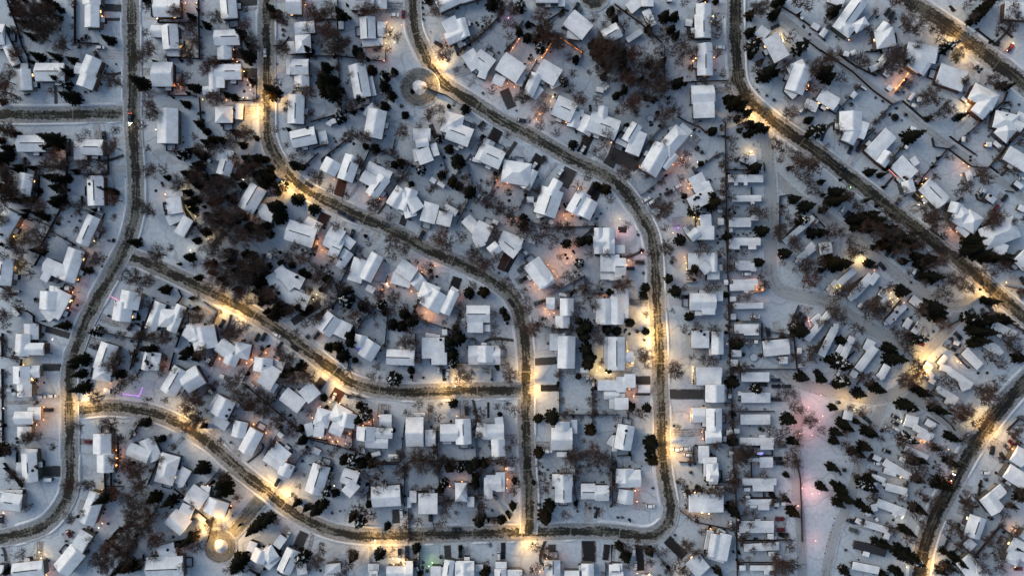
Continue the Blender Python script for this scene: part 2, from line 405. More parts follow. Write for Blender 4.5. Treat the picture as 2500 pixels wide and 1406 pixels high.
H 106 55 138 60 26 h/126 44 128 56 9 gl/142 54 132 76 12 gl
H 170 66 150 104 13 g/164 76 154 106 26 g/148 90 152 108 13 sl/160 112 164 116 5 sl
H 200 80 186 104 18 g/208 88 198 108 18 g
H -2 88 8 102 22 g/-6 80 2 108 14 g
H 26 92 20 114 18 s/32 108 48 112 16 s/40 96 54 104 9 sl
H 64 109 80 126 14 gl/75 120 92 128 20 g/76 128 82 142 12 s
H 104 130 128 140 16 g
H 182 -4 194 2 10 gl/208 -6 198 12 18 gl/222 -2 230 4 12 gl
H 216 120 216 150 10 g/228 120 228 150 14 g
K 24 64 30 68 6/32 68 40 73 5/134 88 142 88 7/42 92 46 92 4/95 112 101 115 5/136 134 144 136 6/17 89 19 96 3/78 83 84 87 5/50 28 56 31 3
D 102 7 94 22 14 k
D 122 22 110 40 5 a
D 150 38 138 56 14 k
D 186 52 174 72 17 a
D 216 70 207 88 15 k
D 206 14 196 36 12 k
D 238 30 224 55 14 a
D 20 118 12 130 10 t
D 24 2 30 18 6 a
D 176 92 182 102 3 k
D 68 30 76 18 8 t
S 35 18 6/46 30 6/40 28 5/55 44 9/13 54 6/37 60 6/44 60 7/50 68 7/69 79 8/187 25 6/224 76 7/130 108 5/131 118 6/180 138 6/84 17 4/205 134 6/196 136 6/2 70 4/56 72 6/214 72 5/98 58 3
B 62 64 8/78 74 6/84 80 5/94 84 8/102 92 8/118 100 7/96 120 7/60 130 8/34 130 11/46 136 8/24 78 8/76 70 5/90 70 6/112 106 7/116 112 8/140 118 8/150 126 8/160 128 8/172 122 7/180 128 8/146 134 8/112 14 6/168 12 6/150 4 7/204 62 7/193 74 7/212 32 8/222 27 7/230 88 6/111 32 5/200 20 5/214 28 8/84 6 6/226 14 8/178 102 3/134 126 7/154 120 6/166 134 6/126 126 6/98 128 7/92 94 8/86 90 7/108 98 6/0 58 5/234 40 5/58 95 4/100 104 6/128 118 7/220 40 6/176 132 5/82 20 4
U 69 60 2/82 66 2/101 74 1.5/70 101 2/219 104 2/214 110 2/211 115 1/42 124 2/105 98 1/226 98 1/156 106 1/142 78 1/127 97 1
F 36 34 42 56
F 70 36 52 62
F 68 48 68 60 72 70
F 117 39 100 62 92 82 84 92
F 55 74 72 84 110 104
F 70 84 54 116
F 140 70 124 100
F 110 104 158 120 212 118 188 138
F 212 118 214 128
F 0 48 8 50 18 58
F 26 70 32 76
F 80 26 72 46
F 136 74 150 82
C 72 5 -60 g/77 8 -60 w/82 2 -45 k/14 128 -60 k/198 31 -60 w/172 57.5 -55 w/142 50 -55 w/152 42 -55 k/146 52 -55 w/208 76 -55 k
L 99 66 o 3/112 68 o 3/115 69 o 2/193 75 o 2/194 80 o 2/191 84 o 1/186 105 o 2/179 110 o 5/184 107 o 2/176 106 o 1/195 95 o 0.3/116 110 o 1/121 110 o 1.5/128 116 o 1/119 109 o 0.5/146 0 y 1/231 23 o 1/185 140 o 2/13 51 w 0.5
T 1000 600
H 92 8 102 0 14 g/106 -6 124 8 18 g
H 139 18 158 44 22 g/150 46 164 38 10 g
H 26 44 18 64 22 h/34 52 22 72 26 g/52 52 40 78 12 g/46 50 54 55 10 gl
H 65 78 92 78 20 g/66 92 84 92 15 s/88 90 88 98 9 sl/62 82 62 86 5 sl
H 14 117 40 117 24 s/34 122 34 136 18 s/37 99 43 99 7 sl
H 87 114 87 133 19 g/67 125 104 125 22 gl
H 180 60 180 80 16 g/156 66 166 66 14 gl/175 80 175 94 17 gl
H 160 110 178 110 20 s/180 103 179 140 20 g
H 218 20 240 20 20 s/218 34 240 34 10 sl/229 36 240 36 8 sl
H 223 60 223 90 20 g/236 60 236 90 8 sl
H 227 104 227 140 10 gl
H 0 126 4 126 16 s
H 210 -4 234 -4 14 g
H -4 22 6 34 10 gl/4 46 16 36 18 gl
K 131 6 134 10 4/171 55 180 57 4/18 102 30 104 6
D 55 36 50 52 12 k
D 112 10 104 28 10 b
D 122 8 110 30 6 k
D 125 32 135 22 8 t
D 122 42 140 30 10 t
D 142 68 157 64 10 t
D 142 133 168 131 9 a
D 140 40 136 36 4 k
D 180 60 190 50 4 k
S 68 54 7/85 53 7/107 75 5/111 82 5/114 87 5/2 86 8/53 94 5/46 110 8/56 106 9/194 20 6/202 92 8/200 104 7/202 118 8/206 128 8/204 136 7/230 53 5/49 124 7/50 134 7/100 138 3/226 96 6/196 98 6/194 86 5
B 24 22 8/74 12 9/72 5 8/85 20 9/92 22 8/112 38 7/116 48 6/124 56 5/132 50 6/134 62 6/130 76 8/136 72 7/140 96 9/146 90 8/152 84 8/98 104 8/106 112 7/96 78 5/98 92 5/180 34 8/190 30 7/188 40 8/198 50 9/205 60 8/195 70 8/210 70 7/190 80 7/204 44 7/214 54 6/212 104 8/225 10 6/205 10 6/110 136 6/8 130 7/0 100 8/4 112 8/100 14 7/134 96 8/22 32 4/166 96 6/196 78 7/152 92 6/214 90 6/42 2 8/34 -2 6/218 46 6/122 52 6/162 2 4/128 62 4/46 0 7/110 40 7/125 90 7/12 134 6
U 29 73 1/43 84 1/42 88 1/40 86 1/64 94 1/102 31 2/152 48 2/218 40 1/215 88 1/188 9 1/14 24 1/138 47 1/90 70 1
F 24 36 2 80 50 97 58 74 52 70
F 0 24 18 34
F 18 54 2 80
F 49 97 49 106
F 7 100 8 128 14 128
F 64 105 75 106 75 112
F 54 134 68 134
F 158 56 170 50 200 34 201 52
F 185 96 212 98
F 131 12 136 22
F 126 0 131 6
F 202 55 225 54
F 223 104 223 140
F 184 50 184 58
F 150 92 184 96
C 127 26 -50 g/130 38.5 -30 k/116 65 55 k/147 65.5 -15 g/154 63 -15 k/101 138 90 k
L 29 23 o 3/158 22 o 2/164 29 o 4/169 35 o 2/165 26 o 1/143 44 o 3/148 50 o 3/145 47 o 2/156 60 o 2/155 72 o 3/160 78 o 2/165 77 o 1/22 71 o 4/27 75 o 2/19 76 o 3/22 84 o 4/56 57 o 2/9 25 o 2/14 30 o 2/2 52 o 2/9 54 o 0.5/175 10 o 5/185 12 o 3/223 124 y 5/222 66 o 2/180 20 o 2/102 15 w 0.5/218 139 y 3
T 1000 900
H -4 72 16 72 34 g/18 79 30 79 19 gl
H 35 73 56 73 20 g/61 57 62 86 18 g
H 76 70 90 72 18 gl/88 72 108 72 18 g/102 55 103 66 10 s/101 80 102 100 16 g/84 77 108 77 8 gl
H 162 80 186 80 26 g/175 70 175 60 17 g/188 58 188 74 8 sl/168 98 180 98 6 sl
H 215 19 240 19 12 s/222 30 240 30 10 gl/228 40 240 40 12 sl
H 87 130 105 130 18 g/90 124 90 148 10 g/104 118 104 140 11 s
H 163 127 186 127 12 g/175 120 175 134 24 g/176 134 176 152 20 g
H 196 140 212 140 18 g/212 142 228 142 18 g
H 52 141 66 141 22 h/66 152 74 152 12 sl
H 0 146 8 146 14 sl/10 154 32 154 24 s
K 195 2 205 2 6/206 8 206 12 8/210 16 210 20 3/104 106 108 106 5/111 114 120 114 5/228 80 240 88 12/5 52 18 52 4/38 84 48 84 4
D 39 0 40 14 5 k
D 45 0 40 12 4 k
D 171 22 150 22 8 k
D 62 56 62 34 12 t
D 24 66 24 38 7 t
D 110 78 128 78 8 t
D 142 88 160 88 12 t
D 110 122 130 122 8 t
D 90 38 90 56 3 k
D 96 0 96 14 6 s
D 172 3 190 3 8 t
S 50 40 6/147 57 6/163 56 9/207 70 7/148 96 7/193 9 4/142 130 3/75 123 5/40 130 6/46 112 7/52 110 6/58 112 7/64 110 7/70 113 7/76 108 7/86 108 6/75 132 6/36 138 5/209 24 2/120 128 4/182 100 4/228 2 4/222 3 4
B 114 8 9/58 8 10/68 12 6/10 40 7/36 40 4/33 56 7/74 48 8/82 50 8/112 40 7/120 48 7/210 38 8/212 48 6/178 50 5/8 100 10/16 108 11/22 100 8/118 105 8/94 106 7/186 102 9/200 100 9/210 92 9/216 104 9/195 112 8/180 115 8/205 110 8/224 100 8/154 130 8/152 122 6/230 104 6/228 120 6/148 108 5/118 84 6/114 90 6/78 60 8/76 42 6/2 104 8/104 104 6/190 95 7/220 96 6/68 136 6/34 118 6/36 108 7/28 110 7/92 88 3
U 151 96 1/148 118 3/152 112 2/16 10 2/191 46 1.5/42 62 1/90 5 1/128 90 1/220 55 1/158 115 2/230 115 3/52 128 1/235 75 3
F 171 0 171 52 208 52 240 52
F 209 8 209 52
F 209 52 209 68
F 32 66 32 106
F 76 66 76 100
F 0 105 108 104
F 33 108 34 140
F 189 100 190 130
F 231 95 232 140
F 108 104 109 116
F 82 104 82 138
F 0 140 34 138
F 4 0 4 14
F 94 0 94 14
C 33 0 90 w/43.5 5 -80 w/65 48 85 k/70 50 85 g/100 1 90 k/158 94 0 w/48 8 -80 w
L 52 20 w 1/214 2 y 8/225 4 y 6/230 6 y 4/112 126 o 3/111 136 o 3/112 130 o 1/110 114 o 2/54 54 o 1/60 132 o 2/46 134 o 1
T 1000 1106
H 36 130 36 142 10 s/24 136 36 136 14 s/46 122 43 142 12 g
H 53 132 74 132 18 g/62 124 62 142 20 g
H 98 128 111 128 8 s/104 132 104 146 14 g/112 138 129 138 10 s
H 154 130 172 130 16 g/164 122 164 140 17 g
H 177 140 194 140 12 g/204 126 204 142 14 g/196 130 206 130 8 g
H 228 134 240 134 14 g
H -4 136 4 136 26 g
K 75 131 84 131 8/8 130 10 134 2
D 43 105 44 120 8 a
D 63 106 64 120 10 t
D 107 102 107 121 6 k
D 163 104 163 121 9 a
D 205 100 205 124 17 k
D 226 104 224 122 8 k
D 232 104 232 124 4 k
D 203 62 205 80 10 t
D 216 62 212 74 4 k
D 70 66 72 82 9 t
D 102 102 102 122 5 s
D 24 70 24 78 5 a
S 8 108 6/86 136 7/155 72 9/160 60 8/156 64 7/105 76 6/118 60 5/80 78 7/112 68 3/84 72 4/12 138 4/58 108 3/190 58 3
B 144 106 8/154 112 9/150 108 6/140 134 8/93 105 4/178 70 7/216 68 8/156 42 8/10 78 6/38 80 7/42 60 8/40 68 8/84 62 7/54 68 4/160 128 6/120 44 7/122 36 6/82 52 7/30 82 6/2 84 6/116 70 4/146 128 5/2 76 6/98 78 6/150 28 5/218 20 4/230 15 5/80 66 6/36 86 8/40 76 7/38 52 6
U 95 65 2/148 58 3/36 118 3/20 134 3/192 54 2/192 66 2/206 62 2/125 32 2/230 60 2/95 116 1/212 62 2/144 26 1/120 80 1
F 34 56 76 48
F 78 47 100 48
F 78 24 79 78
F 11 110 12 132
F 188 30 192 62
F 232 30 232 60
F 74 128 86 128 
F 224 124 224 140
F 130 132 130 142
F 84 73 100 73
C 102 117 90 w/24.5 73 90 k/54 87 0 k/58 114 90 k/6 125 90 k/116 17 0 w
L 26 125 g 4/22 129 g 1/149 135 o 4/157 123 o 1/170 123 o 1.5/0 126 y 4/172 120 o 0.5
T 1500 0
H 20 0 28 10 20 sl/38 -4 38 8 14 s/36 12 44 30 10 sl
H 102 5 102 17 18 g/101 17 101.5 44 19 g
H 103 50 104 60 17 g/103.5 60 103.5 87 18 g
H 88 109 114 108 21 g/90 123 114 122 26 s/89 113 114 107 20 gl
H 178 42 192 68 20 s/164 34 174 42 14 sl
H 201 88 220 80 26 s/198 100 208 110 12 gl/216 76 205 106 22 g
H 218 118 232 124 12 sl
K 81 26 89 27 8/60 0 66 0 5/226 28 234 33 7/214 19 216 22 4
H 14 47 31 36 7 sl
D 152 43 166 40 6 t
D 128 55 113 55 5 t
D 196 116 210 104 12 t
D 115 104 136 104 9 t
D 178 30 188 22 6 t
D 112 10 130 10 12 s
S 57 20 7/68 20 6/65 35 6/70 42 5/154 18 6/182 18 7/155 38 6/158 54 9/156 64 5/212 56 9/172 86 9/178 80 6/184 84 5/72 96 7/136 118 9/144 122 7/130 114 6/66 98 4/10 74 6/8 64 7/40 74 5/56 70 4/34 73 4/14 84 6/38 34 5/2 24 4/116 2 4/185 4 6/192 2 5/166 72 4/222 138 5/152 130 5/2 110 5/12 104 4
B 115 25 8/117 40 7/118 64 5/124 85 6/80 48 8/70 52 8/80 60 9/90 65 8/60 46 8/20 60 9/30 62 8/38 66 8/46 72 9/36 82 8/24 80 8/16 90 9/10 92 8/36 100 8/48 100 8/30 106 7/24 114 8/18 122 8/54 110 8/60 130 9/68 126 8/4 128 8/10 30 8/40 24 7/4 52 8/10 56 8/6 80 8/48 86 7/52 78 7/164 12 9/172 8 10/200 44 8/206 42 7/162 80 8/232 76 9/226 82 7/200 130 9/150 54 5/222 8 8/214 6 8/206 2 8/50 60 7/66 60 7/74 72 7/86 78 6/44 46 7/62 118 6/80 4 6/224 100 7/12 118 8/28 96 8/42 94 8/52 92 8/20 70 8/30 74 8/6 70 8/2 92 8/230 104 6/52 116 7/42 110 7/54 34 6/54 42 6/192 82 6/120 32 6/220 126 7
U 115 81 1.5/158 100 1.5/163 103 1.5/165 106 1.5/174 110 2/182 115 2.5/38 122 2/11 103 4/83 88 1/86 88 1/125 20 1/100 0 8/5 14 3/220 72 1.5
F 0 6 16 18 30 28 54 50
F 57 54 57 94 62 98
F 83 31 84 44 92 44
F 95 52 95 60
F 94 88 94 92
F 60 96 98 94 128 93
F 180 2 206 18 236 40
F 218 46 236 60
F 18 57 23 64 
F 30 106 50 116
F 72 134 84 141
F 206 66 192 78
C 184 31 -25 k/121 55 0 w/213 127 -50 w/11 102 80 k
L 93 67 o 3/114 66 o 2/191 40 y 6/193 47 y 5/164 43 o 4/104 3 o 2/222 99 o 3/90 70 o 1/113 19 y 1.5
T 1500 300
H 26 2 14 22 14 g/30 10 20 36 17 s/2 20 18 28 6 sl
H 74 4 86 14 12 gl/78 8 56 34 20 h/56 26 38 58 22 g/63 10 72 6 8 sl/70 36 56 52 10 gl
H 92 60 100 76 18 s/92 78 110 72 12 s/86 94 114 80 16 s
H 104 105 106 128 13 s/94 126 114 126 16 s/86 132 96 124 12 g/80 124 88 120 9 sl
M 130 64 170 64 9/137 70 141 70 4 l/148 70 152 70 4 l
M 134 87 168 86.5 7.5/156 91 160 91 4 l
M 131 114 156 114 11/156 109 165 109 6 l
M 131 136 167 136 9/131 142 143 142 6 l/153 142 162 142 6 l
M 154 43 162 43 12/144 40 154 44 8 l
M 194 137 218 117 7/218 117 228 108 7 l
K 118 101 124 101 4/118 113 125 113 8/120 86 126 86 5/131 123 135 123 5/32 16 36 19 4
D 28 46 6 36 24 a
D 74 84 40 94 12 t
D 96 16 86 26 12 t
D 92 112 66 114 12 t
D 4 122 14 123 7 k
D 170 64 180 66 5 s
D 160 35 172 32 8 s
S 112 10 6/154 2 6/164 6 7/172 8 5/160 52 8/166 50 5/92 100 8/112 92 9/110 84 7/75 134 7/99 47 4/205 88 6/218 96 8/222 98 6/214 112 7/168 124 8/226 126 7/232 124 5/230 10 9/224 4 7/236 68 4/222 14 5/129 130 6/126 124 4/238 100 5/200 52 3/80 84 4/14 4 4
B 10 56 9/36 60 6/55 68 6/55 103 13/60 98 9/82 48 6/57 122 6/130 40 8/128 46 8/124 50 7/186 26 9/192 32 8/208 38 9/214 44 9/222 48 9/206 54 8/230 54 8/190 42 6/214 62 7/224 80 7/234 80 7/192 100 8/190 122 9/186 128 7/164 100 9/156 102 8/170 104 7/134 20 7/136 30 6/136 98 6/150 42 6/124 66 8/126 78 8/124 90 7/124 8 5/60 138 6/76 64 6/26 52 6/16 62 6/76 80 4/85 120 4/230 46 8/222 60 7/206 134 9/136 62 5/136 86 4/76 44 5/82 36 6/100 140 6/150 56 5/2 70 3/230 116 5/198 108 5/130 74 7/132 106 6
U 94 30 4/100 34 3/52 82 2/50 87 2/137 127 1.5/141 128 1.5/147 127 1.5/151 128 1.5/155 126 1.5/158 124 1/142 40 1.5/97 10 1.5/109 66 2.5/44 88 2/115 64 1/60 76 2/164 22 1/159 25 1/207 104 1.5/27 128 2/26 124 1
F 0 28 0 0
F 126 0 127 60 128 141
F 84 0 98 6 104 12
F 118 16 126 15
F 124 34 114 38 104 46 90 55 93 60
F 64 58 40 76 30 83
F 136 42 144 42 144 48 160 48
F 156 74 156 82
F 189 84 201 82 206 84
F 189 84 187 136
F 212 110 190 136
F 58 0 42 18 30 36
F 110 98 110 106
F 92 106 92 120
F 170 46 171 56
F 128 54 150 54
F 226 104 240 120
C 62 80 -25 k/49 88 -30 g/72 73 -30 w/42 91 -30 w/36 88 -30 w/85 124 40 w/230 114 -50 w
L 156 33 y 8/160 34 y 4/86 70 o 3/89 74 o 1/84 75 o 1/55 69 o 1.5/95 45 w 1.5/55 46 o 2/60 49 o 1.5/77 40 o 1/80 37 o 0.5/80 45 o 1/82 48 o 1/98 110 y 5/91 108 y 4/73 120 v 3/74 124 v 2/67 126 y 2/5 124 r 4/15 123 r 3/14 126 r 1/222 117 r 2/6 110 y 3/88 15 w 0.5/80 57 o 0.3/73 49 o 0.5/30 52 o 1/67 48 o 1/86 41 o 0.5
X 29 49 38 54 o/38 54 45 62 o/56 50 62 48 o
T 1500 600
H 84 18 117 17 19 s/114 8 114 30 8 g/106 33 120 33 12 sl/100 20 108 30 12 s
H 86 64 116 64 20 g/91 62 100 62 14 g/100 70 115 70 18 s/115 58 124 58 11 sl/92 76 102 76 8 sl
H 88 107 108 107 20 s/118 98 118 124 14 g/108 120 118 120 12 sl
H -4 66 16 66 34 s/3 58 3 90 16 g
H 2 104 2 142 20 g/10 128 22 127 12 gl
H 0 24 13 24 20 g/0 34 8 34 10 s
H 0 4 12 4 10 sl
M 138 24 160 24 9/156 27 162 27 5 l/138 19 156 19 4 l
M 132 48 160 47 8/136 42 164 42 7 l/148 53 153 53 3 l
M 135 69 170 68.5 7
M 137 95 165 95 11/148 100 165 100 5 l
M 170 118 200 115 18/188 131 198 131 8 l/173 110 180 110 4 l
M 210 16 228 2 8/220 6 228 -2 8 l
M 220 108 248 74 8/226 88 236 80 8 l
K 125 42 130 42 6/132 61 139 61 6/133 81 139 81 7/134 123 145 123 8/133 134 141 134 8/144 138 150 138 7/150 112 154 112 4/160 110 164 110 4/209 120 214 120 7/210 137 215 137 4/118 25 124 25 7/203 93 207 90 4
D 62 64 84 64 8 s
D 60 134 86 131 8 s
D 16 64 40 66 9 t
D 178 100 178 102 3 t
D 20 20 40 18 8 t
D 108 118 90 118 12 t
D 182 94 190 92 16 t
D 204 92 222 66 16 t
S 36 48 6/62 38 6/70 52 7/90 26 7/86 81 6/18 88 6/36 98 5/165 19 6/194 9 7/211 97 10/140 112 8/134 110 5/138 115 5/33 56 5/15 92 4/3 98 6/128 56 4/2 50 4/236 28 4
B 6 46 9/16 42 7/62 6 9/66 2 8/18 12 5/36 128 11/32 122 8/80 94 6/94 92 7/112 94 7/118 98 6/66 74 4/36 78 5/68 138 8/96 8 6/108 48 8/116 46 7/136 14 7/142 12 6/134 26 7/132 22 5/168 34 7/172 44 7/168 44 6/144 60 6/152 58 6/134 68 5/206 2 8/218 20 8/224 26 10/230 34 8/222 40 9/234 18 8/212 24 6/148 8 5/154 112 5/188 130 5/203 130 4/166 126 4/88 128 5/110 131 8/224 120 8/222 128 6/86 34 6/94 34 5/80 48 5/40 10 5/210 86 5/234 88 6/136 8 6/128 80 5/130 86 5/106 4 6/100 130 6/234 12 6/54 2 6/206 28 4
U 79 99 1.5/33 31 2/31 6 4/65 19 3/138 62 2/214 120 1/147 124 3/167 125 3/235 130 2/120 12 3/26 98 3/34 108 2/148 106 1/229 46 2
F 128 0 130 60 131 110 132 142
F 82 42 94 42
F 126 90 131 96
F 168 88 168 107
F 168 107 204 104 205 108 208 140
F 198 96 210 68
F 168 96 204 102
F 131 86 168 86
F 166 40 171 40 171 52 160 54
F 132 106 168 107
F 240 103 222 128
F 104 20 104 40
C 79 58.5 0 k/151 32.5 0 w/161 81 0 w/211.5 80 -58 k/216.5 85 -58 k/176 99 88 k/181 99 88 k/29 19 0 k/18 26 0 k/34 60 0 k/208 17 -50 w
L 14 22 o 4/16 17 o 2/80 13 o 2/82 20 y 3/83 27 y 2/89 37 o 2/163 50 o 4/169 50 o 3/136 40 r 1.5/191 12 r 1/35 129 y 4/34 127 y 2/31 8 r 2/222 86 r 1.5/222 90 r 1/15 120 y 3/10 134 y 2/20 134 y 1.5/80 20 o 1
X 10 104 10.5 125 y/14 110 15 121 y/15 121 20 121 y/20 121 23 128 y/23 128 21 137 y/21 137 17 137 y/11 132 11 142 y/89 139 99 139 y/135 39 162 38 r/222 82 224 92 r
T 1500 900
H 93 4 123 4 12 s/94 12 122 12 14 s/115 18 115 38 22 g/126 20 126 37 4 sl
H 89 53 112 53 17 gl/114 45 114 71 18 g/104 78 122 77 15 g
H 96 98 108 98 20 s/102 112 117 112 22 s/108 120 118 120 24 g/112 108 112 128 14 g
H 2 18 13 18 18 s/11 14 24 14 16 s/0 40 16 40 14 s/4 34 12 34 12 sl
H 14 64 9 92 20 g/2 76 0 94 6 sl
H 3 126 30 125 20 g/12 114 12 130 21 g/14 138 12 154 18 gl
M 145 7 177 7 6/145 12 177 12 6 l
M 145 33 178 33 12/141 28 145 28 5 l
M 150 58 178 58 12/144 58 150 58 12 l
M 143 83 182 83 9/167 89 182 89 7 l/165 77 173 77 3 l
M 166 107 181 107 12/152 104 166 104 4 l
M 146 129 185 129 8/158 136 182 136 8 l/148 138 155 138 4 l
K 130 31 134 31 6/137 71 143 71 6/128 73 135 73 6/124 80 128 80 6/131 96 136 96 4/134 122 136 122 4/137 6 141 6 3/127 127 131 127 3/27 23 41 23 9
D 24 13 41 13 10 a
D 24 29 41 29 3 a
D 62 29 103 29 12 a
D 64 74 100 72 10 t
D 66 92 90 92 9 s
D 70 100 90 104 8 s
D 198 86 186 88 10 t
D 177 12 200 12 12 t
D 178 34 204 36 6 t
D 182 105 198 106 10 t
S 19 43 6/37 45 6/42 84 9/42 92 6/44 104 7/38 98 4/135 15 8/141 18 4/162 23 7/134 82 7/213 9 7/198 57 8/236 12 6/203 82 6/200 76 5/196 121 4/236 134 6/135 51 4/139 52 3/232 4 4/38 46 4
B 70 4 9/27 48 7/32 53 6/188 28 6/196 27 7/204 28 6/206 44 8/212 48 7/224 61 9/228 62 7/178 70 8/184 72 8/194 70 8/208 82 7/214 82 5/188 78 7/150 95 9/158 94 8/144 100 9/140 108 8/150 106 7/200 104 9/208 106 7/170 121 6/174 116 5/98 138 7/110 138 7/118 136 8/126 136 8/134 138 8/80 134 6/76 128 5/84 140 5/136 60 6/138 66 5/190 84 6/204 94 6/210 74 6/2 56 5/196 100 6/136 44 5/134 36 4/140 118 6/142 124 6/178 64 6
U 86 109 2.5/87 118 2.5/77 82 1/68 65 2/72 129 3/87 129 1/44 136 2/166 68 3/170 70 2/130 100 1.5/130 112 1/130 118 1/31 111 1/190 5 1/196 5 1/4 33 1
F 132 0 134 40 135 90 137 142
F 125 39 133 39
F 15 50 15 58
F 19 98 19 104
F 0 105 2 105 2 114
F 3 99 18 98
F 104 85 126 84
F 90 88 90 106 74 106
F 118 128 136 130
F 138 48 182 48
F 138 98 180 98 180 92
F 156 102 156 124
F 120 116 122 116 122 126 118 126
F 132 0 210 0
C 185 13 0 b/185 20 0 k/197 20 0 k/185 35 0 k/192 88 0 g/192 94 0 w/187 102.5 0 k/190 108 0 k/72 92 0 w/82 91 0 w/84 98 0 w/165 96 10 w/154 97 0 g/170 18 0 k/162 88 0 b
L 17 23 o 3/22 31 o 3/88 54 o 5/90 46 o 2/90 2 y 4/102 64 o 3/104 56 o 2/170 126 o 2/168 97 u 1/212 74 r 2/222 44 r 5/208 60 r 5/226 76 r 3/236 30 r 3/11 46 w 1/24 139 o 3/100 72 o 1/101 80 o 1
X 89 0 89 17 y/88 45 104 44 o/88 46 87 60 o
T 1500 1106
H 100 44 100 66 10 s/105 46 105 67 40 s/116 44 125 44 14 sl
H 116 92 112 118 12 g/128 92 122 122 14 s/110 88 106 110 8 sl/104 115 126 122 8 sl/118 88 126 92 6 sl
H 88 120 102 136 20 s
H -2 130 9 130 8 s/-2 140 10 140 10 g
H 30 141 44 141 5 sl/50 142 56 142 4 sl
M 150 56 180 56 7/164 62 177 62 6 l/150 50 155 50 3 l/155 61 163 61 3 l
M 143 84 182 84 14/161 76 167 76 2 l/175 95 182 95 6 l
M 148 108 188 106 9/176 115 184 115 5 l
M 155 131 177 131 6/171 135 177 135 7 l/177 131 183 131 6 l
K 143 131 150 131 6/131 82 134 82 6/185 119 191 119 5/183 59 188 59 4/191 58 196 58 4/96 42 100 42 3
D 25 45 25 60 9 s
D 76 66 112 72 10 t
D 60 98 80 118 12 k
D 28 104 30 134 10 k
D 8 100 10 124 12 t
D 23 60 36 60 10 t
D 182 80 196 82 20 t
S 40 4 6/134 62 7/138 68 6/203 66 7/196 52 4/118 134 5/84 44 3/13 118 7/6 106 6/40 112 6/240 36 7/190 93 3/96 40 4/180 47 4
B 83 106 9/58 112 6/80 40 6/96 115 7/150 68 7/158 68 6/156 82 6/152 92 5/196 98 8/202 100 7/200 108 7/188 128 10/198 130 9/206 126 8/146 54 6/140 52 5/138 44 6/110 36 8/118 38 8/130 40 8/136 36 7/78 136 8/70 130 7/42 124 7/26 100 6/192 48 7/184 116 5/100 44 5/120 48 6/172 102 5/158 110 5/144 60 5/136 56 6/200 94 6/14 106 7/16 128 6/180 58 4/140 36 6/36 108 6/74 122 5
U 4 73 2/9 73 2/81 48 3/88 54 3/80 46 2/83 38 2/69 93 2/74 62 1/184 62 2/194 93 2/70 32 1/126 64 1.5/44 40 2/160 97 2/163 97 1.5
F 138 20 139 84 140 141
F 74 64 92 78 138 87
F 108 83 104 98 102 114
F 100 122 124 140
F 140 99 202 98
F 140 124 202 124
F 182 127 184 141
F 155 46 155 50 148 50
F 44 108 66 141
F 94 42 94 64
F 206 0 212 30 214 100
F 170 44 170 50
F 146 50 186 50
C 41 60 0 w/189 75 0 r/189 81 0 r/190.5 87.5 -5 r/185 53 0 g/24 128 90 w/22 112 90 w/133 82 80 w/142 92 80 w/180 96 0 w/194 93 0 k/88 54 30 w/80 47 70 w
L 24 46 o 3/26 55 o 1/100 68 y 3/92 66 o 3/108 69 y 2/92 50 y 2/110 86 o 2/40 138 o 2/38 135 o 1/76 136 y 2/78 140 y 2/26 137 o 1/215 40 r 4/226 46 r 4/210 60 r 3/230 100 r 3
T 2000 0
H 48 0 22 36 18 g/22 26 38 38 16 h/44 24 50 34 18 h
H 70 38 78 28 12 g/64 46 86 42 22 h/80 56 82 56 5 sl
H 100 58 134 64 20 s/118 64 106 80 16 s/126 66 114 84 13 gl
H 136 84 166 94 24 s/158 82 158 98 14 sl
H 174 104 202 118 20 h/196 112 180 132 18 g
H 10 -2 28 4 10 sl
H 0 108 20 120 16 g
H 36 128 36 150 26 g
H 212 12 240 14 20 s
H 200 136 226 142 20 h/226 132 240 138 10 gl
K 28 61 34 63 6/36 62 42 60 6/58 80 72 74 7/74 83 80 87 6/78 99 83 103 6/42 106 37 112 6/103 115 109 107 4/112 114 117 114 6/106 120 110 122 4/48 99 54 103 2/163 112 169 116 4/70 72 78 62 8/2 42 8 34 7
D 84 10 78 20 10 t
D 218 48 200 64 12 t
D 92 102 110 92 14 t
D 194 84 184 100 10 t
D 170 72 178 84 8 t
D 60 20 72 4 14 s
D 6 40 26 18 7 s
S 16 14 7/146 55 7/172 26 5/180 20 7/186 12 7/194 4 6/4 84 8/10 90 7/160 134 5/124 136 4/214 100 5/206 98 5/208 134 3/186 10 5
B 100 26 10/106 32 10/98 20 8/112 36 8/84 4 7/92 2 7/130 34 8/138 46 8/160 62 9/156 68 7/90 60 9/82 66 9/86 74 9/96 64 7/94 82 6/48 66 7/54 70 7/46 74 7/24 90 8/30 88 7/14 66 9/6 70 9/12 78 7/126 108 9/124 116 8/134 116 7/142 124 8/146 118 7/138 130 8/130 134 7/148 128 7/200 92 9/206 98 8/222 10 8/226 20 8/216 26 7/206 36 7/222 30 7/176 0 8/190 -2 8/200 2 7/10 10 6/8 24 5/120 24 6/136 40 6/58 50 4/112 54 6/104 70 6/80 84 5/118 120 6/218 120 4/40 68 7/60 68 6/178 78 4/138 36 6/115 110 6/152 124 6/144 130 6/12 6 7/230 24 6/208 26 6/168 8 6/174 6 6
U 86 135 4/36 120 3/98 132 3/216 118 2/180 78 3/228 120 2/96 106 2/64 112 2/72 116 2/94 138 1.5/80 122 1.5
F 0 58 36 82 60 104 82 120 92 116
F 24 58 22 64 40 76 64 88 80 72
F 0 42 6 48
F 62 56 84 20
F 82 120 62 142
F 46 98 24 124
F 64 14 50 30
F 154 14 148 8
F 178 34 204 54
F 206 32 220 44
F 214 106 210 116 194 132
F 52 60 66 60 74 50
F 156 108 170 90
F 4 36 12 28
F 58 84 64 88
F 94 116 122 140
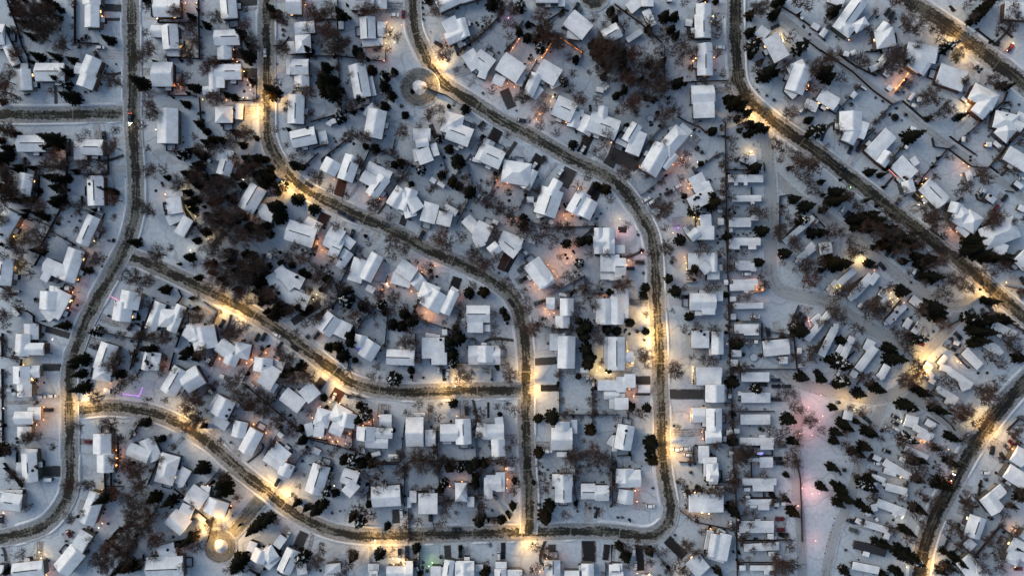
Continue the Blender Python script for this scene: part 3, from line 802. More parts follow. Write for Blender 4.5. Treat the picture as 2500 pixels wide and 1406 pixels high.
C 97 94 -60 k/103 97 -60 g/91 103 -60 g/95 106 -60 k/83 18 -55 k/78 14 -55 k/218.5 55.5 -50 r/104 111 -55 w/156 134 -40 k/82 16 -55 g
L 101 85 o 3/97 92 o 4/92 98 o 4/88 101 o 4/94 95 o 3/34 46 o 0.5/222 50 y 6/215 58 r 0.5/170 120 y 8/168 128 y 5/98 89 o 3/90 102 o 3
X 102 84 88 103 o
T 2000 300
H 30 2 54 10 20 s/40 6 32 23 16 g
H 82 12 58 38 18 s/80 34 70 48 13 g
H 88 44 106 62 20 s/100 66 104 80 14 g/106 40 112 48 8 sl
H 120 70 142 92 20 g
H 158 92 154 104 16 g/168 98 156 116 18 h/180 104 168 122 20 h/158 118 170 128 9 gl
H 206 4 220 16 20 h/218 0 232 6 12 g
H 214 34 240 50 18 s/228 40 240 44 10 sl
H 186 134 226 118 26 h/208 106 216 114 12 sl
K 104 7 110 9 7/200 22 207 28 5/163 19 167 19 6/191 25 197 25 6/174 60 168 62 12/198 84 194 90 12/224 68 232 74 6/228 96 236 100 7/98 27 101 29 4/188 80 190 76 4/211 108 206 112 11
D 50 30 30 50 9 s
D 96 84 82 92 12 t
D 118 92 98 104 14 t
D 160 130 150 142 14 t
D 212 82 196 108 14 t
S 104 16 9/102 20 7/57 57 6/70 60 4/66 64 4/76 52 4/8 65 8/4 74 9/18 80 8/22 88 7/12 90 7/42 110 8/54 108 8/62 112 8/68 110 6/50 120 6/74 120 6/48 126 7/88 130 6/80 132 6/100 136 6/72 140 7/82 142 7/94 140 6/172 134 8/176 138 7/2 126 6/24 92 5/40 120 5/108 142 5/62 104 5/35 112 5/14 84 5
B 22 10 7/28 12 6/8 28 5/186 60 9/192 66 8/182 54 6/164 70 8/168 76 8/158 80 7/158 74 7/128 104 9/132 110 9/122 110 7/140 110 7/134 118 8/128 122 7/200 110 9/194 116 8/206 106 7/222 112 6/146 40 6/150 36 6/14 122 8/24 124 8/28 128 8/36 134 8/4 98 7/62 130 7/118 98 5/132 62 6/30 84 7/96 78 6/210 54 7/220 56 6/146 118 6/74 128 6/60 120 6/66 116 6/56 124 6/4 8 6/228 24 7/234 20 6/234 110 6/232 114 6/18 128 7/10 128 7/150 108 5/86 124 5/46 102 6
U 36 30 3/56 112 3/84 102 1/98 84 1.5/132 60 2/178 42 1/48 102 1/52 52 1/180 38 1/96 29 2/92 29 1.5/39 97 2.5
F 62 8 42 28
F 128 18 130 28 146 30 154 26
F 146 30 172 50 188 52 194 50 204 58
F 146 30 118 62 110 78
F 148 16 156 22 178 37
F 158 22 186 -2
F 194 50 216 24 236 4
F 96 26 84 40
F 162 86 144 98
F 178 82 180 88 190 92
F 212 78 222 80
F 200 104 176 130
F 126 122 142 134
F 120 66 112 72
F 196 12 210 24
F 100 78 104 80
F 80 104 84 106
C 27 53 40 k/46 29 -50 k/35.5 31 -70 k/26 100 -55 w/32 105 -50 k/111 86 40 k/90 90 -55 g/184 78 -50 w/212 86 -50 k/202 98 -50 r/106 86 40 k/233 64 0 w/224 74 40 k/217 118 -50 g/142 128 0 w/115 84 0 k
L 92 66 r 5/94 68 r 4/120 82 y 3/124 86 y 4/127 88 y 6/114 94 w 1/117 93.5 w 1/120 92 w 1/122 91 w 1/124 104 w 1/126 112 w 1.5/130 112 w 1.5/165 46 o 3/171 50 o 2/162 60 o 1/118 70 o 3/122 64 o 2/158 124 o 3/150 122 o 2/164 134 o 2/190 26 o 0.5/172 142 o 1/36 74 g 0.3
X 80 54 94 67 r
T 2000 600
H 200 0 214 6 14 s/228 10 240 22 20 g
H 120 136 128 142 10 sl
M 40 28 22 44 8/20 40 14 46 6 l
M 60 34 38 58 10/38 58 34 62 7 l/66 32 58 44 8 l
M 98 68 78 88 8/88 76 94 70 8 l
M 104 84 98 94 8/116 88 108 100 8 l
M 18 94 2 126 9/22 92 16 92 6 l
M 38 104 26 130 8/26 114 21 122 6 l
M 64 116 44 142 10/60 108 54 120 11 l
M 198 90 224 102 10/202 100 208 104 4 l
M 186 108 204 120 11/202 116 208 124 8 l
M 166 120 184 138 11
M 138 138 150 142 8
M 80 60 64 72 8/74 52 70 58 8 l
M 0 4 14 2 14
K 45 67 49 70 6/145 126 137 136 7/74 89 78 88 5/105 60 116 68 10/154 110 160 112 5/148 142 156 148 6
D 30 108 40 100 8 t
D 68 108 84 104 8 t
D 228 38 214 50 14 t
D 150 118 164 112 14 t
D 90 44 78 52 6 t
S 56 20 6/12 18 10/22 22 9/30 20 6/94 52 8/126 70 11/132 76 10/136 78 7/128 36 8/118 34 6/110 12 6/118 18 7/104 4 7/96 18 5/112 22 5/118 26 4/126 14 5/75 2 6/84 0 5/62 2 4/170 82 8/180 86 8/192 84 8/206 82 7/212 86 6/176 96 8/188 98 8/182 108 7/175 112 6/196 64 6/188 62 5/78 116 7/84 128 10/78 122 6/112 106 7/104 104 6/20 132 9/28 136 8/10 130 5/24 108 6/228 128 7/174 2 8/180 10 8/168 6 7/188 14 7/200 14 7/210 12 6/214 18 6/184 18 5/90 18 4/204 78 6/136 82 6/92 18 4
B 40 4 9/48 8 8/36 12 7/30 50 8/36 46 8/44 46 7/24 54 8/18 58 8/62 68 9/68 76 9/56 80 8/74 72 8/80 66 7/18 78 9/26 84 8/12 72 8/24 90 7/40 94 7/48 96 6/84 96 8/92 100 8/98 104 7/42 114 7/46 110 5/94 112 8/102 120 8/110 132 8/106 128 7/116 138 6/150 36 9/158 42 9/166 48 8/174 48 7/140 50 7/146 58 8/134 56 7/116 72 8/112 78 6/140 88 9/134 86 7/120 42 6/194 10 7/206 22 8/214 26 8/200 32 7/194 34 6/190 28 7/216 104 8/222 108 8/216 114 7/226 118 7/192 126 8/200 132 8/208 138 7/90 16 5/124 20 6/66 4 5/4 92 8/2 112 6/8 86 6/202 66 6/206 70 6/140 44 6/164 30 6/110 92 6/196 80 6/102 30 4/48 72 6/52 84 7/6 2 8/130 24 6
U 84 72 1/124 103 2/130 98 2/150 106 3/160 114 2/142 48 1.5/128 44 2/136 46 1.5/134 127 1/150 54 1/100 72 2/106 8 2/80 6 3/230 70 1/104 42 2
F 20 56 48 36
F 52 72 72 50 88 44
F 74 84 92 62
F 146 92 164 82
F 240 52 212 46
F 30 130 40 120
F 218 88 234 98
F 210 108 230 126
F 112 60 118 64
F 94 92 104 82
F 240 30 216 20
F 154 124 170 140
F 0 4 16 -4
C 72 23.5 50 k/107.5 30 -60 w/113 34 -60 k/86 10 -60 t/79 8 -60 k/104 112 20 t/116 112 20 r/159 103 45 k/152 117 30 k/146 115 30 g/156 116 40 w/188 76 60 g/196 72 60 g/48 42 -40 k/233 40 60 k/236 54 60 k/230 56 60 g/9 49 -55 w/176 76 60 g/62 24 0 k/184 80 60 g
L 46 14 y 10/50 18 y 6/24 46 y 8/20 48 y 4/63 28 o 1.5/81 60 y 3/84 64 y 2/97 65 o 1/120 138 Y 14/158 132 y 3/162 134 o 2/214 42 y 1/90 60 y 2/82 54 y 1.5
T 2000 900
H 222 96 236 104 20 g/214 116 236 130 18 g
M 78 -4 70 10 9/66 6 72 12 4 l
M 148 2 174 20 9/164 14 168 24 11 l/122 4 130 10 8 l
M 134 22 158 36 8/144 36 154 42 7 l/126 12 132 16 6 l
M 98 58 112 62 14/108 66 130 78 8/112 76 126 82 5 l
M 98 90 124 102 7
M 74 106 104 124 9/74 116 88 120 7 l
M 34 48 32 58 11
K 36 4 43 8 8/92 102 98 105 5/62 100 70 104 6/66 124 75 128 6/60 122 66 124 5/122 60 132 66 8/72 131 76 133 4/62 132 66 132 4
D 30 56 60 48 8 t
D 70 66 90 58 14 t
D 210 92 194 84 16 t
D 210 104 200 98 8 t
S 26 14 8/20 18 6/4 12 7/62 20 7/68 24 6/44 28 7/48 32 5/110 22 6/118 28 6/124 30 4/96 40 8/104 44 7/130 44 6/138 48 6/15 44 5/20 48 5/26 62 7/32 68 6/18 72 6/16 82 6/54 70 7/60 74 6/50 88 7/54 92 6/98 78 7/106 82 5/148 76 6/154 80 5/14 112 6/50 130 8/56 134 7/44 124 4/112 126 6/114 104 6/106 106 5/138 128 7/142 134 6/4 134 8/24 136 7/38 94 6/46 98 5/146 104 5/152 108 5/140 138 6/56 124 5/42 60 4/44 96 5/132 90 5
B 100 10 10/108 14 9/92 14 8/116 4 8/108 2 8/190 24 10/198 28 9/186 34 8/194 36 8/160 50 10/168 54 9/156 58 8/170 46 8/140 14 8/150 18 8/132 40 7/126 36 7/90 80 8/94 86 7/128 88 8/124 86 7/100 96 8/106 100 8/110 114 8/118 116 8/100 106 8/112 122 7/140 94 8/150 100 8/146 98 8/56 8 8/48 10 7/54 16 6/30 86 8/34 92 7/40 102 7/48 48 7/54 50 6/192 52 7/188 60 8/178 62 7/180 68 7/170 78 7/164 82 7/226 70 7/220 74 7/232 66 6/206 102 5/60 66 5/30 74 5/78 68 5/70 80 5/138 120 7/134 112 5/40 122 5/180 24 7/202 22 6/36 44 6/150 110 6/2 70 6
U 132 106 2/130 113 2/127 121 1.5/124 127 1.5/120 135 1.5/142 74 1/144 83 1/140 90 1/71 70 3/72 80 2/28 115 3/24 120 2/190 126 3/114 129 2/22 38 3/30 106 1
F 136 52 150 64 154 70
F 125 58 122 64
F 122 54 136 62
F 56 102 60 96
F 42 18 50 4
F 214 70 228 56 240 64
F 216 74 232 86
F 212 124 226 112
F 62 118 50 120
F 88 98 98 102
F 100 128 98 136
F 122 24 146 36
F 208 118 232 142
C 87 55 30 k/87 62 30 k/82 64 30 w/79 69 35 w/88 69 30 w/50 54 45 k/56 59 45 t/198 93 -75 k/215 90 50 g/220 85 50 r/228 88 50 k/77 94 20 k/81 90 20 k/67 108 0 w/66 114 10 w/62 118 10 k/21 5 -60 w/51 58 45 k/60 104 10 k/152 125 -65 y/210 100 60 k
L 118 4 Y 12/36 44 Y 6/40 46 y 4/94 60 w 2/93 61 w 1.5/116 82 o 3/120 84 o 2/118 86 o 1.5/222 92 o 3/219 94 o 2/148 92 o 0.5/151 128 y 1/153 129 y 1/154 121 r 1/93 124 y 2/0 60 r 2/4 54 r 2/104 102 o 0.3
T 2000 1106
H 200 40 208 50 18 s/190 48 204 66 18 g
H 182 72 174 96 20 g/168 100 176 108 12 sl
H 164 120 178 138 20 g/172 130 188 146 18 h
H 218 104 240 116 20 g/214 118 228 124 12 h
H 232 90 240 96 12 s
M 66 56 98 68 10/62 58 64 66 7 l/84 68 88 72 5 l
M 76 38 100 44 9/94 48 100 50 7 l
M 52 80 84 90 8/74 94 80 96 6 l
M 38 128 68 134 9
M 40 104 76 114 9 d/50 114 57 116 6 l
K 42 76 48 79 6/65 74 67 77 4/234 26 236 28 4/53 67 59 70 5
D 38 86 46 92 8 t
D 22 128 34 134 8 t
D 174 68 158 64 12 t
D 172 46 156 38 16 t
D 30 76 62 86 6 s
S 16 34 4/24 42 8/28 50 8/20 56 6/46 58 6/54 64 5/110 62 7/116 66 5/96 86 6/102 90 5/64 100 5/74 104 6/92 112 9/100 116 9/106 120 8/112 124 5/154 118 6/158 124 6/142 112 5/136 40 8/142 44 6/132 36 5/90 136 6/84 132 5/28 134 6/32 138 5/4 38 9/230 50 7/234 44 6/220 60 4/146 128 6/138 134 5/220 106 5/72 138 5
B 130 54 8/126 56 7/136 58 7/170 60 9/164 56 7/158 86 8/152 82 8/162 92 7/148 90 7/100 98 7/108 100 6/106 58 6/58 52 6/218 60 7/210 70 7/232 48 7/180 122 7/188 132 8/206 124 7/200 116 7/150 134 7/140 128 7/110 70 7/116 78 6/114 46 7/94 52 6/120 86 6/208 98 7/226 86 7/190 116 6/196 104 6/196 112 6/120 50 6/170 112 5/206 110 6/214 100 6/222 92 6/130 64 6/206 132 7/158 106 6/128 30 5
U 118 66 1/110 102 1.5/158 112 2/196 74 3/84 76 2/122 74 1/17 74 1/15 82 1/13 90 1/11 98 1/8 106 1/6 114 1/30 110 2/70 52 2/193 73 2
F 62 40 60 52
F 206 82 178 116
F 146 98 178 116
F 146 98 140 112
F 206 82 226 100
F 34 74 60 80 90 86
F 44 100 80 108
F 34 124 80 136
F 184 30 180 52
F 210 34 234 44
F 62 52 66 56
C 39 88 20 g/46 77 0 b/27 131 25 k/190 22 0 w/174 52 45 w/178 54 45 w/36 78 20 b/222 120 60 k/55 70 10 w/228 132 0 r
L 95 74 w 4/224 88 o 4/94 74 o 2/228 86 y 2/232 142 r 2/224 130 o 1/100 130 y 2/0 46 r 3
'''
UN = 500.0 / 234.3
def P(px, py, h=0.0):
    k = (H - h) / H / PPM
    return Vector(((px - CX) * k, (CY - py) * k, h))

# ---------------------------------------------------------------- materials
def mat(name):
    m = bpy.data.materials.new(name); m.use_nodes = True
    nt = m.node_tree; b = nt.nodes['Principled BSDF']
    b.inputs['Roughness'].default_value = 0.85; b.inputs['Specular IOR Level'].default_value = 0.2
    return m, nt, b
def N(nt, t, **kw):
    n = nt.nodes.new(t)
    for k, v in kw.items(): setattr(n, k, v)
    return n
def noise(nt, scale, vec=None, detail=4, rough=0.6):
    n = N(nt, 'ShaderNodeTexNoise'); n.inputs['Scale'].default_value = scale
    n.inputs['Detail'].default_value = detail; n.inputs['Roughness'].default_value = rough
    if vec is not None: nt.links.new(vec, n.inputs['Vector'])
    return n.outputs['Fac']
def ramp(nt, fac, stops):
    r = N(nt, 'ShaderNodeValToRGB'); e = r.color_ramp.elements
    while len(e) < len(stops): e.new(0.5)
    for i, (p, c) in enumerate(stops):
        e[i].position = p; e[i].color = (c, c, c, 1) if isinstance(c, (int, float)) else (*c, 1)
    nt.links.new(fac, r.inputs[0]); return r.outputs[0]
def mix(nt, fac, a, b, mode='MIX'):
    m = N(nt, 'ShaderNodeMix', data_type='RGBA', blend_type=mode)
    for s, v in (('Factor', fac), ('A', a), ('B', b)):
        i = [x for x in m.inputs if x.name == s and (x.type == 'VALUE' if s == 'Factor' else x.type == 'RGBA')][0]
        if hasattr(v, 'links'): nt.links.new(v, i)
        elif isinstance(v, (int, float)): i.default_value = v
        else: i.default_value = (*v, 1)
    return [o for o in m.outputs if o.type == 'RGBA'][0]
def math_(nt, op, a, b=0.0):
    m = N(nt, 'ShaderNodeMath', operation=op)
    for i, v in enumerate((a, b)):
        if hasattr(v, 'links'): nt.links.new(v, m.inputs[i])
        else: m.inputs[i].default_value = v
    return m.outputs[0]
def pos(nt): return N(nt, 'ShaderNodeNewGeometry').outputs['Position']
def bump(nt, b, fac, strength, dist):
    n = N(nt, 'ShaderNodeBump'); n.inputs['Strength'].default_value = strength; n.inputs['Distance'].default_value = dist
    nt.links.new(fac, n.inputs['Height']); nt.links.new(n.outputs[0], b.inputs['Normal'])

def snow_colour(nt, p):
    big = noise(nt, 0.035, p, 3); fine = noise(nt, 0.55, p, 6, 0.7); spk = noise(nt, 2.2, p, 3, 0.7)
    c = ramp(nt, big, [(0.33, (0.475, 0.535, 0.59)), (0.68, (0.62, 0.68, 0.73))])
    c = mix(nt, ramp(nt, fine, [(0.34, 0.45), (0.56, 0.0)]), c, (0.30, 0.325, 0.35))
    patch = noise(nt, 0.11, p, 3)
    tr = noise(nt, 0.045, p, 2, 0.4); tl = math_(nt, 'ABSOLUTE', math_(nt, 'SUBTRACT', tr, 0.5))
    c = mix(nt, ramp(nt, tl, [(0.004, 0.55), (0.014, 0.0)]), c, (0.32, 0.345, 0.37))
    tuft = math_(nt, 'MULTIPLY', ramp(nt, spk, [(0.60, 0.0), (0.70, 1.0)]), ramp(nt, patch, [(0.47, 0.0), (0.62, 0.85)]))
    c = mix(nt, tuft, c, (0.10, 0.085, 0.06))
    return c, fine
m_ground, nt, b = mat('snowy_ground')
c, f = snow_colour(nt, pos(nt)); nt.links.new(c, b.inputs['Base Color']); bump(nt, b, f, 0.5, 0.5)

def roof_mat(name, tint):
    m, nt, b = mat(name); p = pos(nt)
    f = noise(nt, 0.25, p, 5, 0.65); g = noise(nt, 1.4, p, 3)
    c = ramp(nt, f, [(0.3, tuple(0.70 * t for t in tint)), (0.6, tuple(0.91 * t for t in tint))])
    h2 = noise(nt, 0.5, p, 6, 0.75)
    c = mix(nt, ramp(nt, g, [(0.60, 0.0), (0.72, 0.5)]), c, (0.45, 0.46, 0.48)); c = mix(nt, ramp(nt, h2, [(0.665, 0.0), (0.70, 0.9)]), c, (0.08, 0.08, 0.085))
    nt.links.new(c, b.inputs['Base Color']); bump(nt, b, f, 0.25, 0.4); return m
m_roof = [roof_mat('roof_snow', (1, 1, 1)), roof_mat('roof_snow_thin', (0.93, 0.94, 0.95))]

def road_mat(name, core, dark, snow, bare, edge, tint):
    """ribbon surface: U runs 0..1 across, V along in metres"""
    m, nt, b = mat(name); p = pos(nt)
    uv = N(nt, 'ShaderNodeUVMap').outputs[0]
    sx = N(nt, 'ShaderNodeSeparateXYZ'); nt.links.new(uv, sx.inputs[0])
    au = math_(nt, 'ABSOLUTE', math_(nt, 'MULTIPLY_ADD', sx.outputs[0], 2.0)); au.node.inputs[0].default_value = 0
    t = math_(nt, 'SUBTRACT', sx.outputs[0], 0.5); t = math_(nt, 'MULTIPLY', math_(nt, 'ABSOLUTE', t), 2.0)
    cx = N(nt, 'ShaderNodeCombineXYZ')
    nt.links.new(math_(nt, 'MULTIPLY', sx.outputs[0], 8.0), cx.inputs[0]); nt.links.new(math_(nt, 'MULTIPLY', sx.outputs[1], 0.03), cx.inputs[1])
    lanes = noise(nt, 1.0, cx.outputs[0], 4, 0.65)
    fine = noise(nt, 0.9, p, 5, 0.7); mid = noise(nt, 0.07, p, 4, 0.6)
    w = math_(nt, 'ADD', t, math_(nt, 'MULTIPLY', math_(nt, 'SUBTRACT', fine, 0.5), 0.60))
    w = math_(nt, 'ADD', w, math_(nt, 'MULTIPLY', math_(nt, 'SUBTRACT', noise(nt, 0.13, p, 3), 0.5), 0.9))
    snowfac = ramp(nt, w, [(core - 0.07, 0.0), (core + 0.06, 1.0)])
    bf = math_(nt, 'ADD', math_(nt, 'MULTIPLY', lanes, 0.55), math_(nt, 'ADD', math_(nt, 'MULTIPLY', mid, 0.45), math_(nt, 'MULTIPLY', math_(nt, 'SUBTRACT', fine, 0.5), 0.42)))
    c = ramp(nt, bf, [(bare - 0.035, dark), (bare + 0.055, snow)])
    dirt = ramp(nt, fine, [(0.40, tuple(0.6 * x for x in tint)), (0.62, tint)])
    crack = math_(nt, 'PINGPONG', math_(nt, 'ADD', sx.outputs[1], math_(nt, 'MULTIPLY', fine, 0.5)), 13.0)      # snow lying in the cross joints
    c = mix(nt, ramp(nt, crack, [(0.22, 0.75), (0.42, 0.0)]), c, snow)
    c = mix(nt, snowfac, c, dirt)
    gs, _ = snow_colour(nt, p)
    ef = ramp(nt, math_(nt, 'ADD', t, math_(nt, 'MULTIPLY', math_(nt, 'SUBTRACT', fine, 0.5), 0.25)), [(edge - 0.10, 0.0), (edge + 0.02, 1.0)])
    c = mix(nt, ef, c, gs)
    nt.links.new(c, b.inputs['Base Color']); bump(nt, b, fine, 0.35, 0.2); return m
m_street = road_mat('street_surface', 0.47, (0.027, 0.027, 0.022), (0.19, 0.185, 0.16), 0.535, 0.93, (0.37, 0.375, 0.37))
m_circle = road_mat('turning_circle', 0.75, (0.085, 0.088, 0.082), (0.20, 0.205, 0.195), 0.48, 0.95, (0.36, 0.37, 0.37))
m_avenue = road_mat('avenue_surface', 0.58, (0.022, 0.021, 0.018), (0.125, 0.117, 0.092), 0.525, 0.94, (0.40, 0.40, 0.40))
m_packed = road_mat('packed_snow_lane', 0.60, (0.25, 0.26, 0.265), (0.38, 0.40, 0.41), 0.42, 0.85, (0.45, 0.48, 0.50))
m_drive = {'a': road_mat('cleared_driveway', 0.92, (0.055, 0.056, 0.058), (0.11, 0.11, 0.11), 0.60, 1.08, (0.3, 0.3, 0.3)),
           'k': road_mat('black_driveway', 0.90, (0.022, 0.022, 0.024), (0.16, 0.16, 0.16), 0.62, 1.08, (0.25, 0.25, 0.25)),
           'b': road_mat('brown_driveway', 0.92, (0.075, 0.035, 0.028), (0.10, 0.06, 0.05), 0.60, 1.08, (0.3, 0.3, 0.3)),
           't': road_mat('tracked_driveway', 0.80, (0.15, 0.15, 0.15), (0.44, 0.45, 0.47), 0.46, 0.95, (0.46, 0.47, 0.49)),
           's': road_mat('snowy_driveway', 0.85, (0.30, 0.31, 0.32), (0.50, 0.51, 0.54), 0.42, 0.95, (0.5, 0.51, 0.53))}
def plain(name, col, rough=0.8, vary=0.25, scale=1.5, metal=0.0):
    m, nt, b = mat(name)
    f = noise(nt, scale, pos(nt), 4)
    c = ramp(nt, f, [(0.35, tuple(x * (1 - vary) for x in col)), (0.65, tuple(min(1, x * (1 + vary)) for x in col))])
    nt.links.new(c, b.inputs['Base Color']); b.inputs['Roughness'].default_value = rough; b.inputs['Metallic'].default_value = metal
    return m
m_bank = plain('snow_bank', (0.60, 0.64, 0.68), 0.8, 0.10, 0.8)
m_pile = plain('ploughed_snow', (0.62, 0.66, 0.70), 0.8, 0.28, 0.35)
m_fascia = plain('dark_fascia', (0.03, 0.028, 0.03))
m_shingle = plain('bare_shingle', (0.035, 0.035, 0.04))
m_wall = [plain('siding', c) for c in ((0.10, 0.09, 0.08), (0.07, 0.08, 0.10), (0.13, 0.12, 0.11), (0.09, 0.045, 0.035), (0.06, 0.07, 0.06), (0.16, 0.15, 0.14))]
m_vent = plain('vent_metal', (0.02, 0.02, 0.022))
m_brick = plain('chimney_brick', (0.10, 0.06, 0.05))
m_fence = plain('weathered_fence', (0.028, 0.021, 0.019), 0.9, 0.35, 0.6)
m_bark = plain('bark', (0.045, 0.034, 0.028))
m_trim = plain('trim', (0.35, 0.34, 0.33)); m_door = plain('door_paint', (0.09, 0.035, 0.03)); m_gdoor = plain('garage_door', (0.30, 0.29, 0.28))
m_glass, nt, b = mat('window_glass'); b.inputs['Base Color'].default_value = (0.02, 0.025, 0.03, 1); b.inputs['Roughness'].default_value = 0.08; b.inputs['Specular IOR Level'].default_value = 0.6
m_tyre = plain('tyre', (0.015, 0.015, 0.016)); m_pole = plain('galvanised', (0.22, 0.22, 0.22), 0.5, 0.1, 1.0, 0.6)
def emit(name, col, s):
    m, nt, b = mat(name); b.inputs['Base Color'].default_value = (0.3, 0.3, 0.3, 1)
    b.inputs['Emission Color'].default_value = (*col, 1); b.inputs['Emission Strength'].default_value = s
    return m
LC = {'o': (1, 0.36, 0.11), 'y': (1, 0.62, 0.22), 'w': (1, 0.83, 0.62), 'r': (1, 0.36, 0.30), 'p': (1, 0.22, 0.42), 'v': (0.6, 0.12, 1), 'u': (0.14, 0.12, 1), 'g': (0.35, 1, 0.15), 't': (0.8, 0.9, 1)}
LN = {'o': 'orange', 'y': 'yellow', 'w': 'white', 'r': 'red', 'p': 'pink', 'v': 'violet', 'u': 'blue', 'g': 'green', 't': 'white'}
m_bulb = {k: emit('bulb_glow', c, 9.0) for k, c in LC.items()}
m_string = {k: emit('string_glow', c, 2.6) for k, c in LC.items()}
m_lens = emit('street_lamp_lens', (1, 0.68, 0.28), 25.0)
m_litpane = emit('lit_pane', (1, 0.55, 0.2), 2.2)
m_head = emit('headlight_glow', (1, 0.9, 0.75), 30.0); m_tail = emit('tail_glow', (1, 0.06, 0.03), 10.0)

def tree_mat(name, stops, per_tree):
    m, nt, b = mat(name); p = pos(nt)
    f = noise(nt, 0.6, p, 4); c = ramp(nt, f, stops)
    oi = N(nt, 'ShaderNodeObjectInfo').outputs['Random']
    c = mix(nt, 1.0, c, ramp(nt, oi, per_tree), 'MULTIPLY')
    nt.links.new(c, b.inputs['Base Color']); b.inputs['Specular IOR Level'].default_value = 0.05; return m
m_needle = tree_mat('spruce_needles', [(0.3, (0.003, 0.004, 0.003)), (0.7, (0.011, 0.0115, 0.008))], [(0.0, (1, 1, 1)), (0.75, (1.0, 0.95, 0.85)), (1.0, (2.0, 1.2, 0.7))])
m_frost = plain('needle_snow', (0.5, 0.52, 0.55))
m_twig = tree_mat('twigs', [(0.3, (0.055, 0.040, 0.034)), (0.7, (0.105, 0.078, 0.066))], [(0.0, (0.8, 0.8, 0.85)), (0.5, (1, 0.9, 0.85)), (0.8, (1.0, 0.80, 0.74)), (1.0, (1.2, 0.72, 0.60))])
m_shrub = tree_mat('shrub_twigs', [(0.3, (0.018, 0.017, 0.015)), (0.7, (0.045, 0.04, 0.033))], [(0.0, (1, 1, 1)), (1.0, (1.3, 0.9, 0.8))])

# ---------------------------------------------------------------- mesh helpers
class MB:
    def __init__(self): self.v = []; self.f = []; self.m = []
    def add(self, vs, fs, mi=0):
        o = len(self.v); self.v += [tuple(x) for x in vs]
        self.f += [tuple(i + o for i in f) for f in fs]; self.m += [mi] * len(fs)
    def box(self, c, sx, sy, sz, d=(1, 0), mi=0):
        """c = base centre; sx along d"""
        dx, dy = d; q = []
        for z in (0, sz):
            for a, bb in ((-1, -1), (1, -1), (1, 1), (-1, 1)):
                q.append((c[0] + a * sx / 2 * dx - bb * sy / 2 * dy, c[1] + a * sx / 2 * dy + bb * sy / 2 * dx, c[2] + z))
        self.add(q, [(3, 2, 1, 0), (4, 5, 6, 7), (0, 1, 5, 4), (1, 2, 6, 5), (2, 3, 7, 6), (3, 0, 4, 7)], mi)
    def tube(self, a, b, ra, rb, n=6, mi=0):
        a = Vector(a); b = Vector(b); d = (b - a).normalized()
        u = d.orthogonal().normalized(); w = d.cross(u); q = []
        for c, r in ((a, ra), (b, rb)):
            q += [c + (u * math.cos(6.2832 * i / n) + w * math.sin(6.2832 * i / n)) * r for i in range(n)]
        fs = [(i, (i + 1) % n, n + (i + 1) % n, n + i) for i in range(n)] + [tuple(range(n - 1, -1, -1)), tuple(range(n, 2 * n))]
        self.add(q, fs, mi)
    def mesh(self, name, mats, smooth=False):
        me = bpy.data.meshes.new(name); me.from_pydata(self.v, [], self.f)
        for m in mats: me.materials.append(m)
        if len(mats) > 1: me.polygons.foreach_set('material_index', self.m)
        if smooth: me.polygons.foreach_set('use_smooth', [True] * len(self.f))
        me.update(); return me
def link(name, data, parent=None, loc=None):
    o = bpy.data.objects.new(name, data); COL.objects.link(o)
    if loc is not None: o.location = loc
    if parent is not None: o.parent = parent
    return o
def build(mb, name, mats, parent=None, smooth=False, loc=None): return link(name, mb.mesh(name, mats, smooth), parent, loc)
THINGS = []
def tag(o, look, cat, group, at, kind=None):
    """labels are written at the end, once every house is known"""
    o['category'] = cat
    if group: o['group'] = group
    THINGS.append((o, look, kind or cat, at)); return o
def structure(o): o['kind'] = 'structure'; return o

# ---------------------------------------------------------------- read the survey
HOUSES, SHEDS, MOBILE, SPRUCE, BARE, SHRUB, FENCE, DRIVE, CARS, LIGHTS, STRINGS = ([] for _ in range(11))
ox = oy = 0
def q(x, y): return (ox + float(x) * UN, oy + float(y) * UN)
for line in DATA.strip().split('\n'):
    k, _, rest = line.partition(' ')
    if k == 'T': ox, oy = map(float, rest.split()); continue
    for_list = rest.strip().split('/')
    if k in 'HM':
        bl = []
        for s in for_list:
            a = s.split(); t = a[5] if len(a) > 5 else ('m' if k == 'M' else 'g')
            if t == 'l' and k == 'M': t = 'ml'
            bl.append((q(a[0], a[1]), q(a[2], a[3]), float(a[4]) * UN, t))
        (HOUSES if k == 'H' else MOBILE).append(bl); continue
    if k == 'F':
        a = rest.split(); FENCE.append([q(a[i], a[i + 1]) for i in range(0, len(a) - 1, 2)]); continue
    for s in for_list:
        a = s.split()
        if not a: continue
        if k == 'K': SHEDS.append((q(a[0], a[1]), q(a[2], a[3]), float(a[4]) * UN))
        elif k == 'D': DRIVE.append((q(a[0], a[1]), q(a[2], a[3]), float(a[4]) * UN, a[5]))
        elif k == 'X': STRINGS.append((q(a[0], a[1]), q(a[2], a[3]), a[4]))
        elif k in 'SBU': {'S': SPRUCE, 'B': BARE, 'U': SHRUB}[k].append((*q(a[0], a[1]), float(a[2]) * UN / PPM))
        elif k == 'C': CARS.append((*q(a[0], a[1]), float(a[2]), a[3]))
        elif k == 'L': LIGHTS.append((*q(a[0], a[1]), a[2], float(a[3])))

for L_, dist_ in ((SPRUCE, 15), (BARE, 14), (SHRUB, 5), (CARS, 13), (LIGHTS, 9)):      # tiles overlap: keep each thing once
    keep = []
    for it in L_:
        if not any(math.dist(it[:2], k[:2]) < dist_ for k in keep): keep.append(it)
    L_[:] = keep
